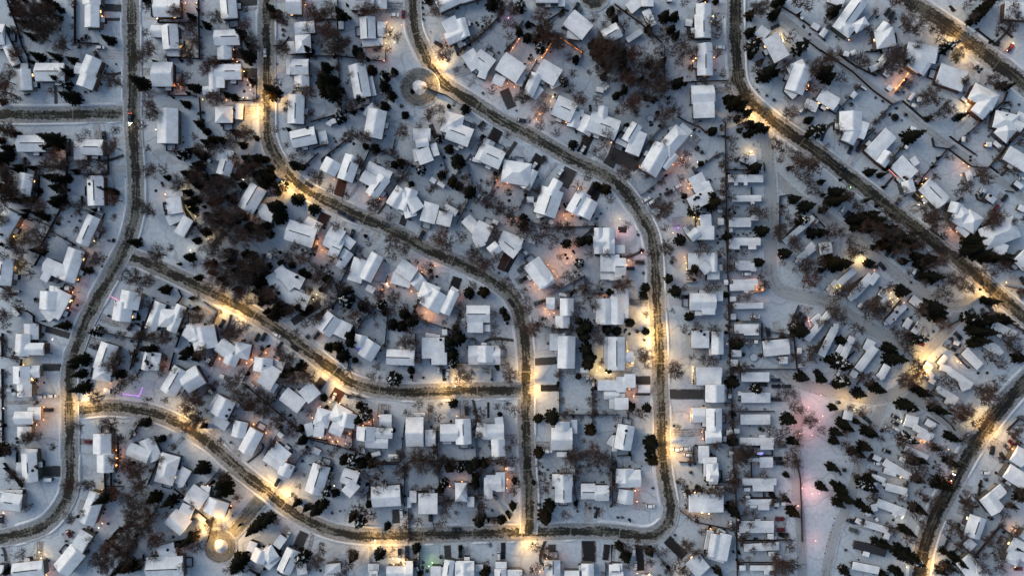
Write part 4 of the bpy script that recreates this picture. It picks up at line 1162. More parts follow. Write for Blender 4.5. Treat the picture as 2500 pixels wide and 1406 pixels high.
# ---------------------------------------------------------------- ground and roads
g = MB(); S_ = 2600.0; n = 8
g.add([(-S_ + 2 * S_ * i / n, -S_ + 2 * S_ * j / n, 0) for j in range(n + 1) for i in range(n + 1)],
      [(j * (n + 1) + i, j * (n + 1) + i + 1, (j + 1) * (n + 1) + i + 1, (j + 1) * (n + 1) + i) for j in range(n) for i in range(n)])
structure(build(g, 'ground', [m_ground]))
ROADS = [
 ('far left street', m_street, 46, [(318,-60),(320,0),(322,100),(324,200),(324,300),(331,400),(333,500),(322,560),(308,600),(280,655),(240,728),(204,800),(183,860),(170,910),(170,980),(172,1050),(172,1140),(171,1190),(163,1218),(145,1247),(112,1280),(64,1300),(0,1312),(-60,1316)]),
 ('left side street', m_street, 44, [(-60,280),(60,282),(150,281),(230,279),(322,278)]),
 ('slanting lower street', m_street, 44, [(296,632),(330,630),(363,643),(427,672),(500,708),(585,749),(649,786),(692,813),(745,850),(809,899),(840,922),(863,934),(916,950),(1000,957),(1075,955),(1192,952),(1272,951)]),
 ('middle winding street', m_street, 44, [(649,-60),(651,0),(652,200),(652,255),(654,321),(664,364),(686,402),(713,437),(756,469),(809,496),(863,522),(937,554),(1000,584),(1043,609),(1096,632),(1149,655),(1203,685),(1240,713),(1262,745),(1274,785),(1280,820),(1284,880),(1284,951),(1284,1007),(1286,1092),(1289,1156),(1293,1200),(1293,1255),(1290,1302)]),
 ('bottom loop road', m_street, 44, [(172,1004),(200,1000),(256,994),(320,998),(384,1011),(448,1039),(500,1074),(521,1088),(575,1138),(628,1180),(660,1204),(692,1232),(745,1266),(799,1291),(852,1303),(927,1308),(1064,1305),(1149,1302),(1277,1299),(1384,1296),(1469,1296),(1530,1302),(1575,1308),(1608,1298),(1632,1272),(1638,1238)]),
 ('straight park side street', m_street, 44, [(1638,1242),(1630,1202),(1622,1159),(1617,1106),(1615,1007),(1611,921),(1609,835),(1605,771),(1602,707),(1600,653),(1596,605),(1588,570),(1576,545),(1558,513)]),
 ('upper roundabout street', m_street, 44, [(1560,516),(1532,477),(1504,447),(1469,422),(1405,394),(1341,358),(1299,334),(1235,302),(1192,275),(1149,247),(1107,222),(1075,198),(1052,164),(1030,117),(1013,75),(1008,32),(1006,-60)]),
 ('right diagonal avenue', m_avenue, 46, [(1794,-60),(1795,64),(1797,128),(1800,181),(1808,213),(1827,243),(1873,284),(1910,313),(2000,376),(2064,426),(2149,490),(2213,541),(2277,590),(2363,656),(2427,711),(2500,773),(2580,842)]),
 ('top right avenue', m_avenue, 56, [(2150,-60),(2213,0),(2277,42),(2341,86),(2405,134),(2469,183),(2580,272)]),
 ('bottom right road', m_avenue, 54, [(2580,855),(2500,934),(2469,966),(2427,1017),(2395,1060),(2363,1109),(2335,1160),(2312,1205),(2288,1250),(2267,1300),(2252,1355),(2243,1410),(2235,1470)]),
 ('upper right back lane', m_packed, 22, [(1870,10),(1927,58),(2000,112),(2064,164),(2149,230),(2213,277),(2256,313),(2320,358),(2384,404),(2469,462),(2580,540)]),
 ('trailer park lane', m_packed, 40, [(1868,318),(1874,385),(1880,471),(1882,556),(1882,664),(1900,705),(1950,722),(2021,738),(2085,779),(2149,815),(2203,843),(2240,872)]),
 ('trailer park north lane', m_packed, 34, [(1878,420),(1930,470),(1985,510),(2043,550),(2096,586),(2140,628),(2192,672),(2245,712),(2309,742),(2360,740),(2418,712)]),
 ('trailer park cross lane', m_packed, 34, [(2240,885),(2256,862),(2299,818),(2331,781),(2345,748)]),
 ('trailer park middle lane', m_packed, 36, [(1896,900),(1940,928),(2000,950),(2064,962),(2128,972),(2170,966),(2213,938),(2240,885)]),
 ('trailer park east lane', m_packed, 32, [(2170,966),(2213,965),(2277,1000),(2320,1035),(2370,1075)]),
 ('trailer park left lane', m_packed, 30, [(1930,930),(1946,985),(1948,1028),(1944,1113),(1944,1199),(1950,1240),(1956,1319),(1959,1470)]),
 ('trailer park right lane', m_packed, 32, [(2160,968),(2142,1020),(2118,1070),(2098,1127),(2077,1210),(2053,1268),(2032,1320),(2005,1470)]),
]
def smooth_line(pts, step=12.0):
    out = []
    n = len(pts)
    for i in range(n - 1):
        p0, p1, p2, p3 = pts[max(i - 1, 0)], pts[i], pts[i + 1], pts[min(i + 2, n - 1)]
        k = max(2, int(math.dist(p1, p2) / step))
        for j in range(k):
            t = j / k
            out.append(tuple(0.5 * (2 * b_ + (c_ - a_) * t + (2 * a_ - 5 * b_ + 4 * c_ - d_) * t * t + (3 * b_ - a_ - 3 * c_ + d_) * t ** 3)
                             for a_, b_, c_, d_ in zip(p0, p1, p2, p3)))
    out.append(pts[-1]); return out
def ribbon(name, pts, width, material, z):
    """pts in metres (2-D), width in metres; U across, V along"""
    vs, fs, uvs, L = [], [], [], 0.0
    for i, p in enumerate(pts):
        a = pts[max(i - 1, 0)]; b_ = pts[min(i + 1, len(pts) - 1)]
        d = Vector((b_[0] - a[0], b_[1] - a[1])).normalized(); nn = Vector((-d.y, d.x))
        if i: L += math.dist(p, pts[i - 1])
        for s in range(5):
            u = s / 4; o = nn * (u - 0.5) * width
            vs.append((p[0] + o.x, p[1] + o.y, z)); uvs.append((u, L))
    for i in range(len(pts) - 1):
        for s in range(4):
            k = i * 5 + s; fs.append((k, k + 5, k + 6, k + 1))
    me = bpy.data.meshes.new(name); me.from_pydata(vs, [], fs); me.materials.append(material)
    uvl = me.uv_layers.new(name='UVMap')
    uvl.data.foreach_set('uv', [c for l in me.loops for c in uvs[l.vertex_index]])
    # faces must look up
    if me.polygons[0].normal.z < 0: me.flip_normals()
    return link(name, me)
ROADPTS = []
for i, (nm, m, w, pts) in enumerate(ROADS):
    line = smooth_line(pts); wp = [P(x, y).xy for x, y in line]
    o = structure(ribbon('street' if m is not m_packed else 'path', wp, w / PPM, m, 0.24 + 0.005 * (len(ROADS) - i)))
    ROADPTS.append((nm, line, w, wp))
def disc(name, cx, cy, r0, r1, m, z, seg=64):
    c = P(cx, cy).xy; pts = [(c.x + (r0 + r1) / 2 / PPM * math.cos(-6.2832 * i / seg), c.y + (r0 + r1) / 2 / PPM * math.sin(-6.2832 * i / seg)) for i in range(seg + 1)]
    o = ribbon(name, pts, (r1 - r0) / PPM, m, z)
    return structure(o)
def mound(name, cx, cy, r, h, m, seg=32, rings=7):
    mb = MB(); c = P(cx, cy); vs = [(c.x, c.y, h)]; fs = []
    for k in range(1, rings + 1):
        for i in range(seg):
            a = 6.2832 * i / seg; rr = r / PPM * k / rings * (1 + 0.07 * math.sin(3 * a + 1) + random.uniform(-.02, .02))
            vs.append((c.x + rr * math.cos(a), c.y + rr * math.sin(a), h * (0.5 + 0.5 * math.cos(math.pi * k / rings)) + (random.uniform(-.08, .08) if k < rings else 0.03)))
    for i in range(seg):
        fs.append((0, 1 + i, 1 + (i + 1) % seg))
        for k in range(rings - 1):
            a, b_ = 1 + k * seg + i, 1 + k * seg + (i + 1) % seg
            fs.append((a, a + seg, b_ + seg, b_))
    mb.add(vs, fs); return build(mb, name, [m], smooth=True)
disc('street', 1024, 214, 12, 50, m_circle, 0.34)
disc('street', 538, 1333, 12, 42, m_circle, 0.342)
ribbon_pts = [P(x, y).xy for x, y in smooth_line([(640, 1216), (622, 1236), (600, 1262), (575, 1292), (556, 1312)])]
structure(ribbon('street', ribbon_pts, 40 / PPM, m_circle, 0.336))
disc('street', 1450, -8, 0.5, 38, m_street, 0.344)
for (x, y, r, h) in ((1025, 214, 25, 1.5), (540, 1331, 22, 2.2)): structure(mound('terrain_mound', x, y, r, h, m_pile))
for i, (a, b_, w, t) in enumerate(DRIVE):
    pa, pb = P(*a).xy, P(*b_).xy; k = max(2, int((pb - pa).length / 2))
    structure(ribbon('driveway_path', [pa.lerp(pb, j / k) for j in range(k + 1)], w / PPM, m_drive[t], 0.012 + 0.0011 * i))
# ploughed banks beside the streets, open where a driveway or another street joins
def near_road(x, y, skip, extra):
    for nm, line, w, _ in ROADPTS:
        if nm == skip: continue
        for p in line[::2]:
            if abs(p[0] - x) < 60 and abs(p[1] - y) < 60 and math.dist(p, (x, y)) < w / 2 + extra: return True
    for c in ((1024, 214, 58), (538, 1333, 50)):
        if math.dist(c[:2], (x, y)) < c[2]: return True
    return False
def near_drive(x, y):
    for a, b_, w, t in DRIVE:
        ax, ay, bx, by = *a, *b_; L2 = (bx - ax) ** 2 + (by - ay) ** 2 or 1
        t_ = max(-0.25, min(1.25, ((x - ax) * (bx - ax) + (y - ay) * (by - ay)) / L2))
        if math.dist((ax + t_ * (bx - ax), ay + t_ * (by - ay)), (x, y)) < w / 2 + 4: return True
    return False
def bank(run):
    mb = MB(); n = len(run); prof = ((-1.0, 0.0), (-0.55, 0.6), (0.05, 1.0), (0.6, 0.45), (1.0, 0.0))
    for i, (p, nn, hh) in enumerate(run):
        e = 0.25 if i in (0, n - 1) else 1.0
        for u, z in prof: mb.v.append((p[0] + nn.x * u * 1.0 * e, p[1] + nn.y * u * 1.0 * e, max(-0.02, z * (hh + .28) * e - 0.02)))
    for i in range(n - 1):
        for s in range(4):
            k = i * 5 + s; mb.f.append((k, k + 1, k + 6, k + 5)); mb.m.append(0)
    me = mb.mesh('snow_bank', [m_bank], True)
    if sum(pp.normal.z for pp in me.polygons) < 0: me.flip_normals()
    structure(link('snow_bank', me))
for nm, line, w, wp in ROADPTS:
    if nm.startswith('trailer') or w < 30: continue
    for side in (-1, 1):
        run = []
        for i in range(len(line)):
            a = line[max(i - 1, 0)]; b_ = line[min(i + 1, len(line) - 1)]
            d = Vector((b_[0] - a[0], b_[1] - a[1])).normalized(); nn = Vector((-d.y, d.x)) * side
            x, y = line[i][0] + nn.x * (w / 2 + 1), line[i][1] + nn.y * (w / 2 + 1)
            ok = not near_drive(x, y) and not near_road(x, y, nm, 4)
            if ok: run.append((P(x, y), Vector((nn.x, -nn.y)), random.uniform(0.3, 0.75)))
            if (not ok or i == len(line) - 1) and run:
                if len(run) > 2: bank(run)
                run = []

# ---------------------------------------------------------------- houses
RISE = {'g': 0.36, 'gl': 0.32, 'h': 0.40, 's': 0.10, 'sl': 0.08, 'm': 0.14, 'ml': 0.08, 'd': 0.12}
EAVE = {'g': 4.3, 'h': 4.3, 's': 4.0, 'gl': 2.9, 'sl': 2.5, 'm': 2.6, 'ml': 2.3, 'd': 2.6, 'k': 1.9}
FOOT = []     # wall rectangles, so that lamps end up outside them
def block(walls, roof, p0, p1, w, t, lift, snow=0.28, eave=None, over=0.45):
    e = (eave or EAVE[t]) + lift
    a, b_ = P(*p0, e).xy, P(*p1, e).xy; k = (H - e) / H / PPM; hw = w * k / 2
    d = b_ - a; L = d.length
    if L < 0.6: d = Vector((1, 0)); L = 0.6; b_ = a + d * L
    d = d / L; nn = Vector((-d.y, d.x)); rise = RISE.get(t, 0.2) * hw; mi = 1 if t == 'd' else 0
    def V(s, u, z): c = a + d * s + nn * u; return (c.x, c.y, z)
    if t == 'h':
        ins = min(hw * 0.95, L / 2 - 0.02); z0, z1 = e, e + snow
        vs = [V(0, -hw, z0), V(L, -hw, z0), V(L, hw, z0), V(0, hw, z0), V(0, -hw, z1), V(L, -hw, z1), V(L, hw, z1), V(0, hw, z1), V(ins, 0, z1 + rise), V(L - ins, 0, z1 + rise)]
        fs = [(3, 2, 1, 0), (0, 1, 5, 4), (1, 2, 6, 5), (2, 3, 7, 6), (3, 0, 4, 7), (4, 5, 9, 8), (5, 6, 9), (6, 7, 8, 9), (7, 4, 8)]
    else:
        sec = [(-hw, e), (hw, e), (hw, e + snow * 0.55), (hw - 0.22, e + snow + 0.06), (0.35, e + snow + rise - 0.08), (-0.35, e + snow + rise - 0.08), (-hw + 0.22, e + snow + 0.06), (-hw, e + snow * 0.55)]
        vs = [V(0, u, z) for u, z in sec] + [V(L, u, z) for u, z in sec]; m_ = len(sec)
        fs = [(i, i + m_, (i + 1) % m_ + m_, (i + 1) % m_) for i in range(m_)] + [tuple(range(m_)), tuple(range(2 * m_ - 1, m_ - 1, -1))]
    roof.add(vs, [f[::-1] for f in fs] if t != 'h' else fs, mi)
    mid = (a + b_) / 2
    roof.box((mid.x, mid.y, e - 0.22), L + 0.22, 2 * hw + 0.22, 0.20, d, 1)  # fascia, widened past the snow so its dark rim stands in for eave shadow
    wl_, ww = max(0.5, L - 2 * over), max(0.5, 2 * hw - 2 * over)
    walls.box((mid.x, mid.y, -0.05), wl_, ww, e - 0.18, d)
    FOOT.append((mid, d, wl_ / 2, ww / 2))
    return dict(mid=mid, d=d, n=nn, L=L, hw=hw, e=e, top=e + snow + rise, rise=rise, snow=snow, wl=wl_ / 2, ww=ww / 2)
# shared small parts
def unit_window(lit):
    mb = MB(); mb.box((0, 0, 0), 1.5, 0.10, 1.2, mi=0); mb.box((0, 0.045, 0.10), 1.3, 0.04, 1.0, mi=1); return mb.mesh('window', [m_trim, m_litpane if lit else m_glass])
W_MESH = [unit_window(False), unit_window(True)]
mb = MB(); mb.box((0, 0, 0), 1.0, 0.10, 2.1); mb.box((0.36, 0.06, 1.0), 0.08, 0.06, 0.08, mi=1); D_MESH = mb.mesh('door', [m_door, m_pole])
mb = MB(); mb.box((0, 0, 0), 4.6, 0.12, 2.2)
for z in (0.5, 1.0, 1.5): mb.box((0, 0.07, z), 4.5, 0.03, 0.05, mi=1)
G_MESH = mb.mesh('garage_door', [m_gdoor, m_trim])
mb = MB(); mb.tube((0, 0, -0.4), (0, 0, 0.08), 0.85, 0.65, 9); mb.tube((0, 0, 0), (0, 0, 0.6), 0.2, 0.2, 7); V_MESH = mb.mesh('vent', [m_vent])
mb = MB(); mb.box((0, 0, -1.2), 0.8, 1.0, 2.3, mi=0); mb.box((0, 0, 1.1), 0.62, 0.8, 0.16, mi=1); mb.tube((0, 0, 1.2), (0, 0, 1.55), 0.16, 0.16, 8, 0); CH_MESH = mb.mesh('chimney', [m_brick, m_roof[0]])
mb = MB(); mb.box((0, 0, -0.2), 1.5, 0.9, 0.32); mb.box((0, 0, 0.12), 1.3, 0.75, 0.04, mi=1); SK_MESH = mb.mesh('skylight', [m_vent, m_glass])
mb = MB(); mb.box((0, 0.95, 2.5), 3.0, 2.0, 0.16, mi=1); mb.box((0, 0.95, 2.665), 2.9, 1.9, 0.22)
for sx in (-1.3, 1.3): mb.box((sx, 1.75, 0), 0.14, 0.14, 2.48, mi=1)
mb.box((0, 0.95, 0), 2.8, 1.7, 0.25, mi=1); PO_MESH = mb.mesh('porch', [m_roof[0], m_fascia])
mb = MB(); mb.box((0, 1.8, 0.02), 5.0, 3.4, 0.5, mi=1); mb.box((0, 1.8, 0.525), 4.7, 3.1, 0.14)
for c_, sx, sy in (((-2.45, 1.8, .53), .12, 3.5), ((2.45, 1.8, .53), .12, 3.5), ((0, 3.5, .53), 4.75, .12)): mb.box(c_, sx, sy, 0.95, mi=1)
DE_MESH = mb.mesh('deck', [m_bank, m_fence])
def on_wall(parent, mesh, name, bk, side, along, z):
    """side: ('n', +-1) long wall or ('d', +-1) gable wall"""
    ax, s = side
    out = (bk['n'] if ax == 'n' else bk['d']) * s; tang = bk['d'] if ax == 'n' else bk['n']
    c = bk['mid'] + out * ((bk['ww'] if ax == 'n' else bk['wl']) + 0.03) + tang * along
    o = link(name, mesh, parent); o.location = (c.x - parent.location.x, c.y - parent.location.y, z)
    o.rotation_euler = (0, 0, math.atan2(out.y, out.x) - math.pi / 2); return o
def roof_z(bk, s, u): return bk['e'] + bk['snow'] + bk['rise'] * (1 - abs(u) / bk['hw'])
def on_roof(parent, mesh, name, bk, s, u, sink=0.0, rot=None):
    c = bk['mid'] + bk['d'] * s + bk['n'] * u
    o = link(name, mesh, parent); o.location = (c.x - parent.location.x, c.y - parent.location.y, roof_z(bk, s, u) - sink)
    o.rotation_euler = (0, 0, math.atan2(bk['d'].y, bk['d'].x) if rot is None else rot); return o
def seg_hits(p):
    for mid, d, a, b_ in FOOT:
        v = p - mid
        if abs(v.dot(d)) < a and abs(v.dot(Vector((-d.y, d.x)))) < b_: return True
    return False
HOUSE_AT = []
def shift(mb, c): mb.v = [(x - c.x, y - c.y, z) for x, y, z in mb.v]
def make_house(blocks, kind):
    walls, roof, bks = MB(), MB(), []
    thin = random.random() < 0.4
    for i, (p0, p1, w, t) in enumerate(blocks):
        bks.append(block(walls, roof, p0, p1, w, t, 0.24 * i, snow=random.uniform(0.22, 0.34)))
    main = max(range(len(bks)), key=lambda i: bks[i]['L'] * bks[i]['hw'] * (1.5 if blocks[i][3] in 'gh' else 1)); bk = bks[main]
    root = link(kind, None, loc=(bk['mid'].x, bk['mid'].y, 0)); root.empty_display_size = 1
    shift(walls, bk['mid']); shift(roof, bk['mid'])
    build(walls, 'wall', [random.choice(m_wall)], root)
    rf = build(roof, 'roof', [m_roof[thin], m_fascia if blocks[0][3] != 'd' else m_shingle], root)
    tocam = -bk['mid'].normalized() if bk['mid'].length > 1 else Vector((0, -1))
    sd = ('n', 1 if bk['n'].dot(tocam) > 0 else -1); sg = ('d', 1 if bk['d'].dot(tocam) > 0 else -1)
    z = max(0.9, bk['e'] - 2.0)
    if bk['ww'] > 0.4 and bk['wl'] > 1.6:
        for f in (-0.55, 0.5): on_wall(root, W_MESH[random.random() < 0.12], 'window', bk, sd, bk['wl'] * f, z)
        on_wall(root, D_MESH, 'door', bk, sd, 0.0, 0.15)
        if bk['ww'] > 1.5: on_wall(root, W_MESH[random.random() < 0.10], 'window', bk, sg, 0.3, z)
    if kind == 'house':
        for j, g2 in enumerate(bks):
            if blocks[j][3] in ('gl', 'sl', 's') and j != main and g2['ww'] > 2.6: on_wall(root, G_MESH, 'garage_door', g2, sg, 0.0, 0.05); break
        if bk['ww'] > 2.5 and bk['wl'] > 3:
            if random.random() < 0.6: on_wall(root, PO_MESH, 'porch', bk, sd, random.uniform(-.2, .5) * bk['wl'], 0.0)
            if random.random() < 0.6: on_wall(root, DE_MESH, 'deck', bk, random.choice((('n', -sd[1]), ('d', 1), ('d', -1))), random.uniform(-.2, .2) * bk['ww'], 0.0)
        for _ in range(random.choice((2, 2, 3, 4))):
            on_roof(rf, V_MESH, 'vent', bk, random.uniform(-.4, .4) * bk['L'], random.uniform(-.55, .55) * bk['hw'], 0.05)
        if random.random() < 0.25: on_roof(rf, SK_MESH, 'skylight', bk, random.uniform(-.3, .3) * bk['L'], random.choice((-.5, .5)) * bk['hw'], 0.05)
        if random.random() < 0.4: on_roof(rf, CH_MESH, 'chimney', bk, random.uniform(-.35, .35) * bk['L'], random.choice((-.3, .3)) * bk['hw'])
        if random.random() < 0.45 and blocks[main][3] == 'g':
            mb = MB(); mb.box((0, 0, 0), bk['L'] * random.uniform(0.35, 0.85), 0.42, 0.24); o = build(mb, 'ridge_vent', [m_vent], rf)
            c = bk['mid'] + bk['d'] * random.uniform(-.1, .1) * bk['L']; o.location = (c.x - bk['mid'].x, c.y - bk['mid'].y, bk['top'] - 0.16); o.rotation_euler.z = math.atan2(bk['d'].y, bk['d'].x)
    else:
        for _ in range(random.choice((1, 2, 3))):
            on_roof(rf, V_MESH, 'vent', bk, random.uniform(-.45, .45) * bk['L'], random.uniform(-.6, .6) * bk['hw'], 0.1)
    types = [b_[3] for b_ in blocks]; nb = len(blocks)
    size = 'long' if bk['L'] > 2.6 * bk['hw'] else 'compact'
    if 'h' in types: look = 'snowy hip-roofed'
    elif types.count('g') + types.count('gl') > 2: look = 'snowy many-gabled'
    elif types.count('g') == 2: look = 'snowy double-gabled'
    elif 'gl' in types and nb > 1: look = 'snowy gabled garage'
    elif types[0] == 'g': look = 'snowy %s gabled' % size
    else: look = 'snowy flat-roofed'
    if kind == 'mobile_home': look = 'dark bare-roofed' if 'd' in types else ('narrow white-roofed' if nb == 1 else 'white-roofed extended')
    pc = (CX + bk['mid'].x * PPM, CY - bk['mid'].y * PPM)
    HOUSE_AT.append([root, look, kind, pc, None])
for bl in HOUSES: make_house(bl, 'house')
for bl in MOBILE: make_house(bl, 'mobile_home')
for p0, p1, w in SHEDS:
    walls, roof = MB(), MB()
    if math.dist(p0, p1) < 3: continue
    if math.dist(p0, p1) < w: pass
    bk = block(walls, roof, p0, p1, w, 'k', random.uniform(0, 0.4), 0.2, over=0.18)
    root = link('garden_shed', None, loc=(bk['mid'].x, bk['mid'].y, 0)); shift(walls, bk['mid']); shift(roof, bk['mid'])
    build(walls, 'wall', [random.choice(m_wall)], root); build(roof, 'roof', [m_roof[0], m_fascia], root)
    tocam = -bk['mid'].normalized()
    d_ = on_wall(root, D_MESH, 'door', bk, ('n', 1 if bk['n'].dot(tocam) > 0 else -1), 0, 0.05); d_.scale = (0.9, 1, 0.75)
    tag(root, 'small white-roofed shed', 'shed', 'garden sheds', bk['mid'])

# ---------------------------------------------------------------- trees
rng = random.Random(11)
def spruce_mesh(seed, frosty):
    r = random.Random(seed); mb = MB(); rows = 15
    for k in range(rows):
        t = k / (rows - 1); z = 0.07 + 0.90 * t; rad = (1 - t) ** 0.8 * (0.95 + 0.1 * r.random()) + 0.05
        nb = max(5, int(13 - 7 * t)); off = r.random() * 6.28
        for j in range(nb):
            if r.random() < 0.08: continue
            a = off + 6.2832 * j / nb + r.uniform(-.2, .2); L = rad * r.uniform(0.72, 1.12); droop = -0.05 * r.uniform(0.4, 1.3) * L
            ca, sa = math.cos(a), math.sin(a); wd = 0.17 * L + 0.03
            def pt(s, u, dz): return (ca * s * L - sa * u * wd, sa * s * L + ca * u * wd, z + dz + droop * s * s * 1.4)
            sp = [(0.02, 0, .012), (0.30, 1.1, .0), (0.34, 0.35, .008), (0.62, 1.2, -.004), (0.64, 0.3, .006), (0.86, 0.75, -.006), (1.0, 0, 0), (0.82, -0.8, -.006), (0.62, -0.3, .006), (0.60, -1.25, -.004), (0.33, -0.35, .008), (0.27, -1.1, 0)]
            vs = [pt(s + r.uniform(-.04, .04), u * r.uniform(.8, 1.2), dz + r.uniform(-.006, .006)) for s, u, dz in sp]
            mi = 1 if r.random() < frosty else 0
            mb.add(vs, [(0, 1, 2), (0, 2, 10), (0, 10, 11), (2, 3, 4), (2, 4, 8, 10), (10, 8, 9), (4, 5, 6), (4, 6, 8), (8, 6, 7)], mi)
    return mb.mesh('crown', [m_needle, m_frost])
def trunk_mesh(top, r0):
    mb = MB(); mb.tube((0, 0, -0.02), (0, 0, top * 0.5), r0, r0 * 0.65, 7); mb.tube((0, 0, top * 0.5), (0, 0, top), r0 * 0.65, r0 * 0.12, 7); return mb.mesh('trunk', [m_bark])
def bare_mesh(seed, depth, thick):
    r = random.Random(seed); mb = MB()
    def grow(p, d, L, rad, lev):
        side = d.orthogonal().normalized()
        bend = (d + Vector((r.uniform(-.25, .25), r.uniform(-.25, .25), r.uniform(-.05, .22)))).normalized()
        m_ = p + d * L * 0.5; e = m_ + bend * L * 0.5
        for a, b_, ra, rb in ((p, m_, rad, rad * .8), (m_, e, rad * .8, rad * .55)):
            dd = (b_ - a).normalized(); u = dd.orthogonal().normalized(); w = dd.cross(u)
            o = len(mb.v)
            for c, q_ in ((a, ra), (b_, rb)):
                for i in range(3):
                    an = 2.0944 * i; mb.v.append(tuple(c + (u * math.cos(an) + w * math.sin(an)) * q_))
            mb.f += [(o, o + 1, o + 4, o + 3), (o + 1, o + 2, o + 5, o + 4), (o + 2, o, o + 3, o + 5)]; mb.m += [0] * 3
        if lev >= depth: return
        nb = (8, 5, 4, 4, 6)[min(lev, 4)]
        for i in range(nb):
            f = r.uniform(0.30, 1.0) if lev else r.uniform(0.25, 1.0)
            q_ = p.lerp(e, f); ang = 6.2832 * (i + r.uniform(-.3, .3)) / nb
            ax = Vector((math.cos(ang), math.sin(ang), r.uniform(0.0, 0.5))).normalized() if not lev else Vector((r.gauss(0, 1), r.gauss(0, 1), r.gauss(0.25, 0.6))).normalized()
            nd = (d * (0.55 if lev else 0.35) + ax * (0.85 if lev else 0.75)).normalized()
            if nd.z < -0.1: nd.z *= -0.4
            nd.normalize()
            grow(q_, nd, L * r.uniform(0.52, 0.78), max(rad * 0.50, thick), lev + 1)
    grow(Vector((0, 0, 0.22)), Vector((0, 0, 1)), 0.36, 0.022, 0)
    v = np.array(mb.v); rr = np.percentile(np.hypot(v[:, 0], v[:, 1]), 94); v[:, :2] /= rr; v[:, 2] *= 1.0 / v[:, 2].max()
    mb.v = [tuple(x) for x in v.tolist()]; return mb.mesh('crown', [m_twig])
SP = [spruce_mesh(i, 0.0 if i < 5 else 0.22) for i in range(7)]
BT = [bare_mesh(20 + i, 5, 0.0013) for i in range(6)]
T_S = trunk_mesh(0.97, 0.10); T_B = trunk_mesh(0.34, 0.075)
def shrub_mesh(seed):
    r = random.Random(seed); mb = MB()
    for _ in range(150):
        a, el = r.uniform(0, 6.28), r.uniform(0.15, 1.5); L = r.uniform(0.5, 1.05)
        d = Vector((math.cos(a) * math.cos(el), math.sin(a) * math.cos(el), math.sin(el) * 0.9)); p = d * L; s = d.orthogonal().normalized() * r.uniform(.05, .13); t = Vector((-d.y, d.x, 0.2)) * r.uniform(.05, .13)
        mb.add([p - d * 0.35, p + s, p + d * .05 + t, p - s - t * 0.5], [(0, 1, 2), (0, 2, 3), (1, 2, 3)])
    return mb.mesh('foliage', [m_shrub])
SH = [shrub_mesh(i) for i in range(3)]
# woods: more of the same trees, scattered with a fixed seed inside outlines traced from the photograph
def scatter(poly, ns, nbare, rs=(1.5, 2.6), rb=(2.2, 4.2)):
    xs, ys = [p[0] for p in poly], [p[1] for p in poly]
    def inside(x, y):
        c = False
        for (x1, y1), (x2, y2) in zip(poly, poly[1:] + poly[:1]):
            if (y1 > y) != (y2 > y) and x < (x2 - x1) * (y - y1) / (y2 - y1) + x1: c = not c
        return c
    for L_, n_, rr in ((SPRUCE, ns, rs), (BARE, nbare, rb)):
        k = 0
        while k < n_:
            x, y = rng.uniform(min(xs), max(xs)), rng.uniform(min(ys), max(ys))
            if inside(x, y) and not any(math.dist((x, y), hh[3]) < 26 for hh in HOUSE_AT): L_.append((x, y, rng.uniform(*rr))); k += 1
for pl in FENCE:
    for (x0, y0), (x1, y1) in zip(pl, pl[1:]):
        for _ in range(int(math.dist((x0, y0), (x1, y1)) / 15)):
            t_ = rng.random(); x, y = x0 + (x1 - x0) * t_ + rng.uniform(-9, 9), y0 + (y1 - y0) * t_ + rng.uniform(-9, 9)
            if not any(math.dist((x, y), hh[3]) < 26 for hh in HOUSE_AT) and not any(math.dist((x, y), p_) < 26 for _n, ln_, _w, _p in ROADPTS for p_ in ln_[::2]):
                k_ = rng.random(); (BARE if k_ < 0.62 else SHRUB if k_ < 0.86 else SPRUCE).append((x, y, rng.uniform(1.3, 2.9) if k_ < 0.62 else rng.uniform(0.6, 1.2)))
scatter([(430, 380), (520, 345), (640, 400), (690, 470), (640, 500), (560, 470), (470, 440)], 12, 7, (1.0, 2.2))
scatter([(470, 440), (580, 480), (640, 560), (690, 620), (650, 700), (660, 760), (600, 740), (500, 650), (520, 560)], 34, 18, (1.0, 2.1), (2.0, 3.4))
scatter([(1470, 80), (1540, 130), (1620, 140), (1625, 300), (1560, 290), (1490, 210)], 14, 12, (1.0, 2.0))
scatter([(1960, 440), (2060, 440), (2180, 530), (2330, 650), (2290, 680), (2150, 590), (2060, 520)], 14, 34, (1.0, 2.0))
scatter([(10, 0), (130, 0), (155, 70), (100, 100), (50, 60)], 12, 14)
scatter([(0, 320), (70, 380), (100, 450), (40, 600), (0, 600)], 13, 14)
scatter([(560, 650), (680, 760), (780, 780), (740, 700), (700, 740), (640, 640)], 12, 13)
scatter([(1770, 260), (1860, 330), (1850, 350), (1770, 300)], 4, 3)
k_ = 0      # stray small trees and bushes in the yards
while k_ < 190:
    x, y = rng.uniform(10, 2490), rng.uniform(10, 1396)
    if any(math.dist((x, y), hh[3]) < 27 for hh in HOUSE_AT) or any(math.dist((x, y), p_) < 30 for _n, ln_, _w, _p in ROADPTS for p_ in ln_[::2]) or (1940 < x < 2080 and y > 960): continue
    k_ += 1; (BARE if k_ % 5 else SPRUCE).append((x, y, rng.uniform(1.6, 3.0) if k_ % 5 else rng.uniform(.8, 1.5)))
for mid, d, a, b_ in FOOT:  # dark shrubs added against the walls, standing in for shade beside the houses
    if a * b_ < 9: continue
    nn = Vector((-d.y, d.x)); tc = -mid.normalized() if mid.length > 1 else Vector((0, -1))
    for _ in range(4):
        s_ = rng.choice((-1, 1)); p_ = mid + (d * rng.uniform(-a, a) + nn * s_ * (b_ + rng.uniform(.7, 1.3)) if rng.random() < .6 else nn * rng.uniform(-b_, b_) + d * s_ * (a + rng.uniform(.7, 1.3)))
        if not seg_hits(p_): SHRUB.append((CX + p_.x * PPM, CY - p_.y * PPM, rng.uniform(.45, .85)))
scatter([(1260, 60), (1330, 60), (1400, 120), (1300, 110)], 2, 9)
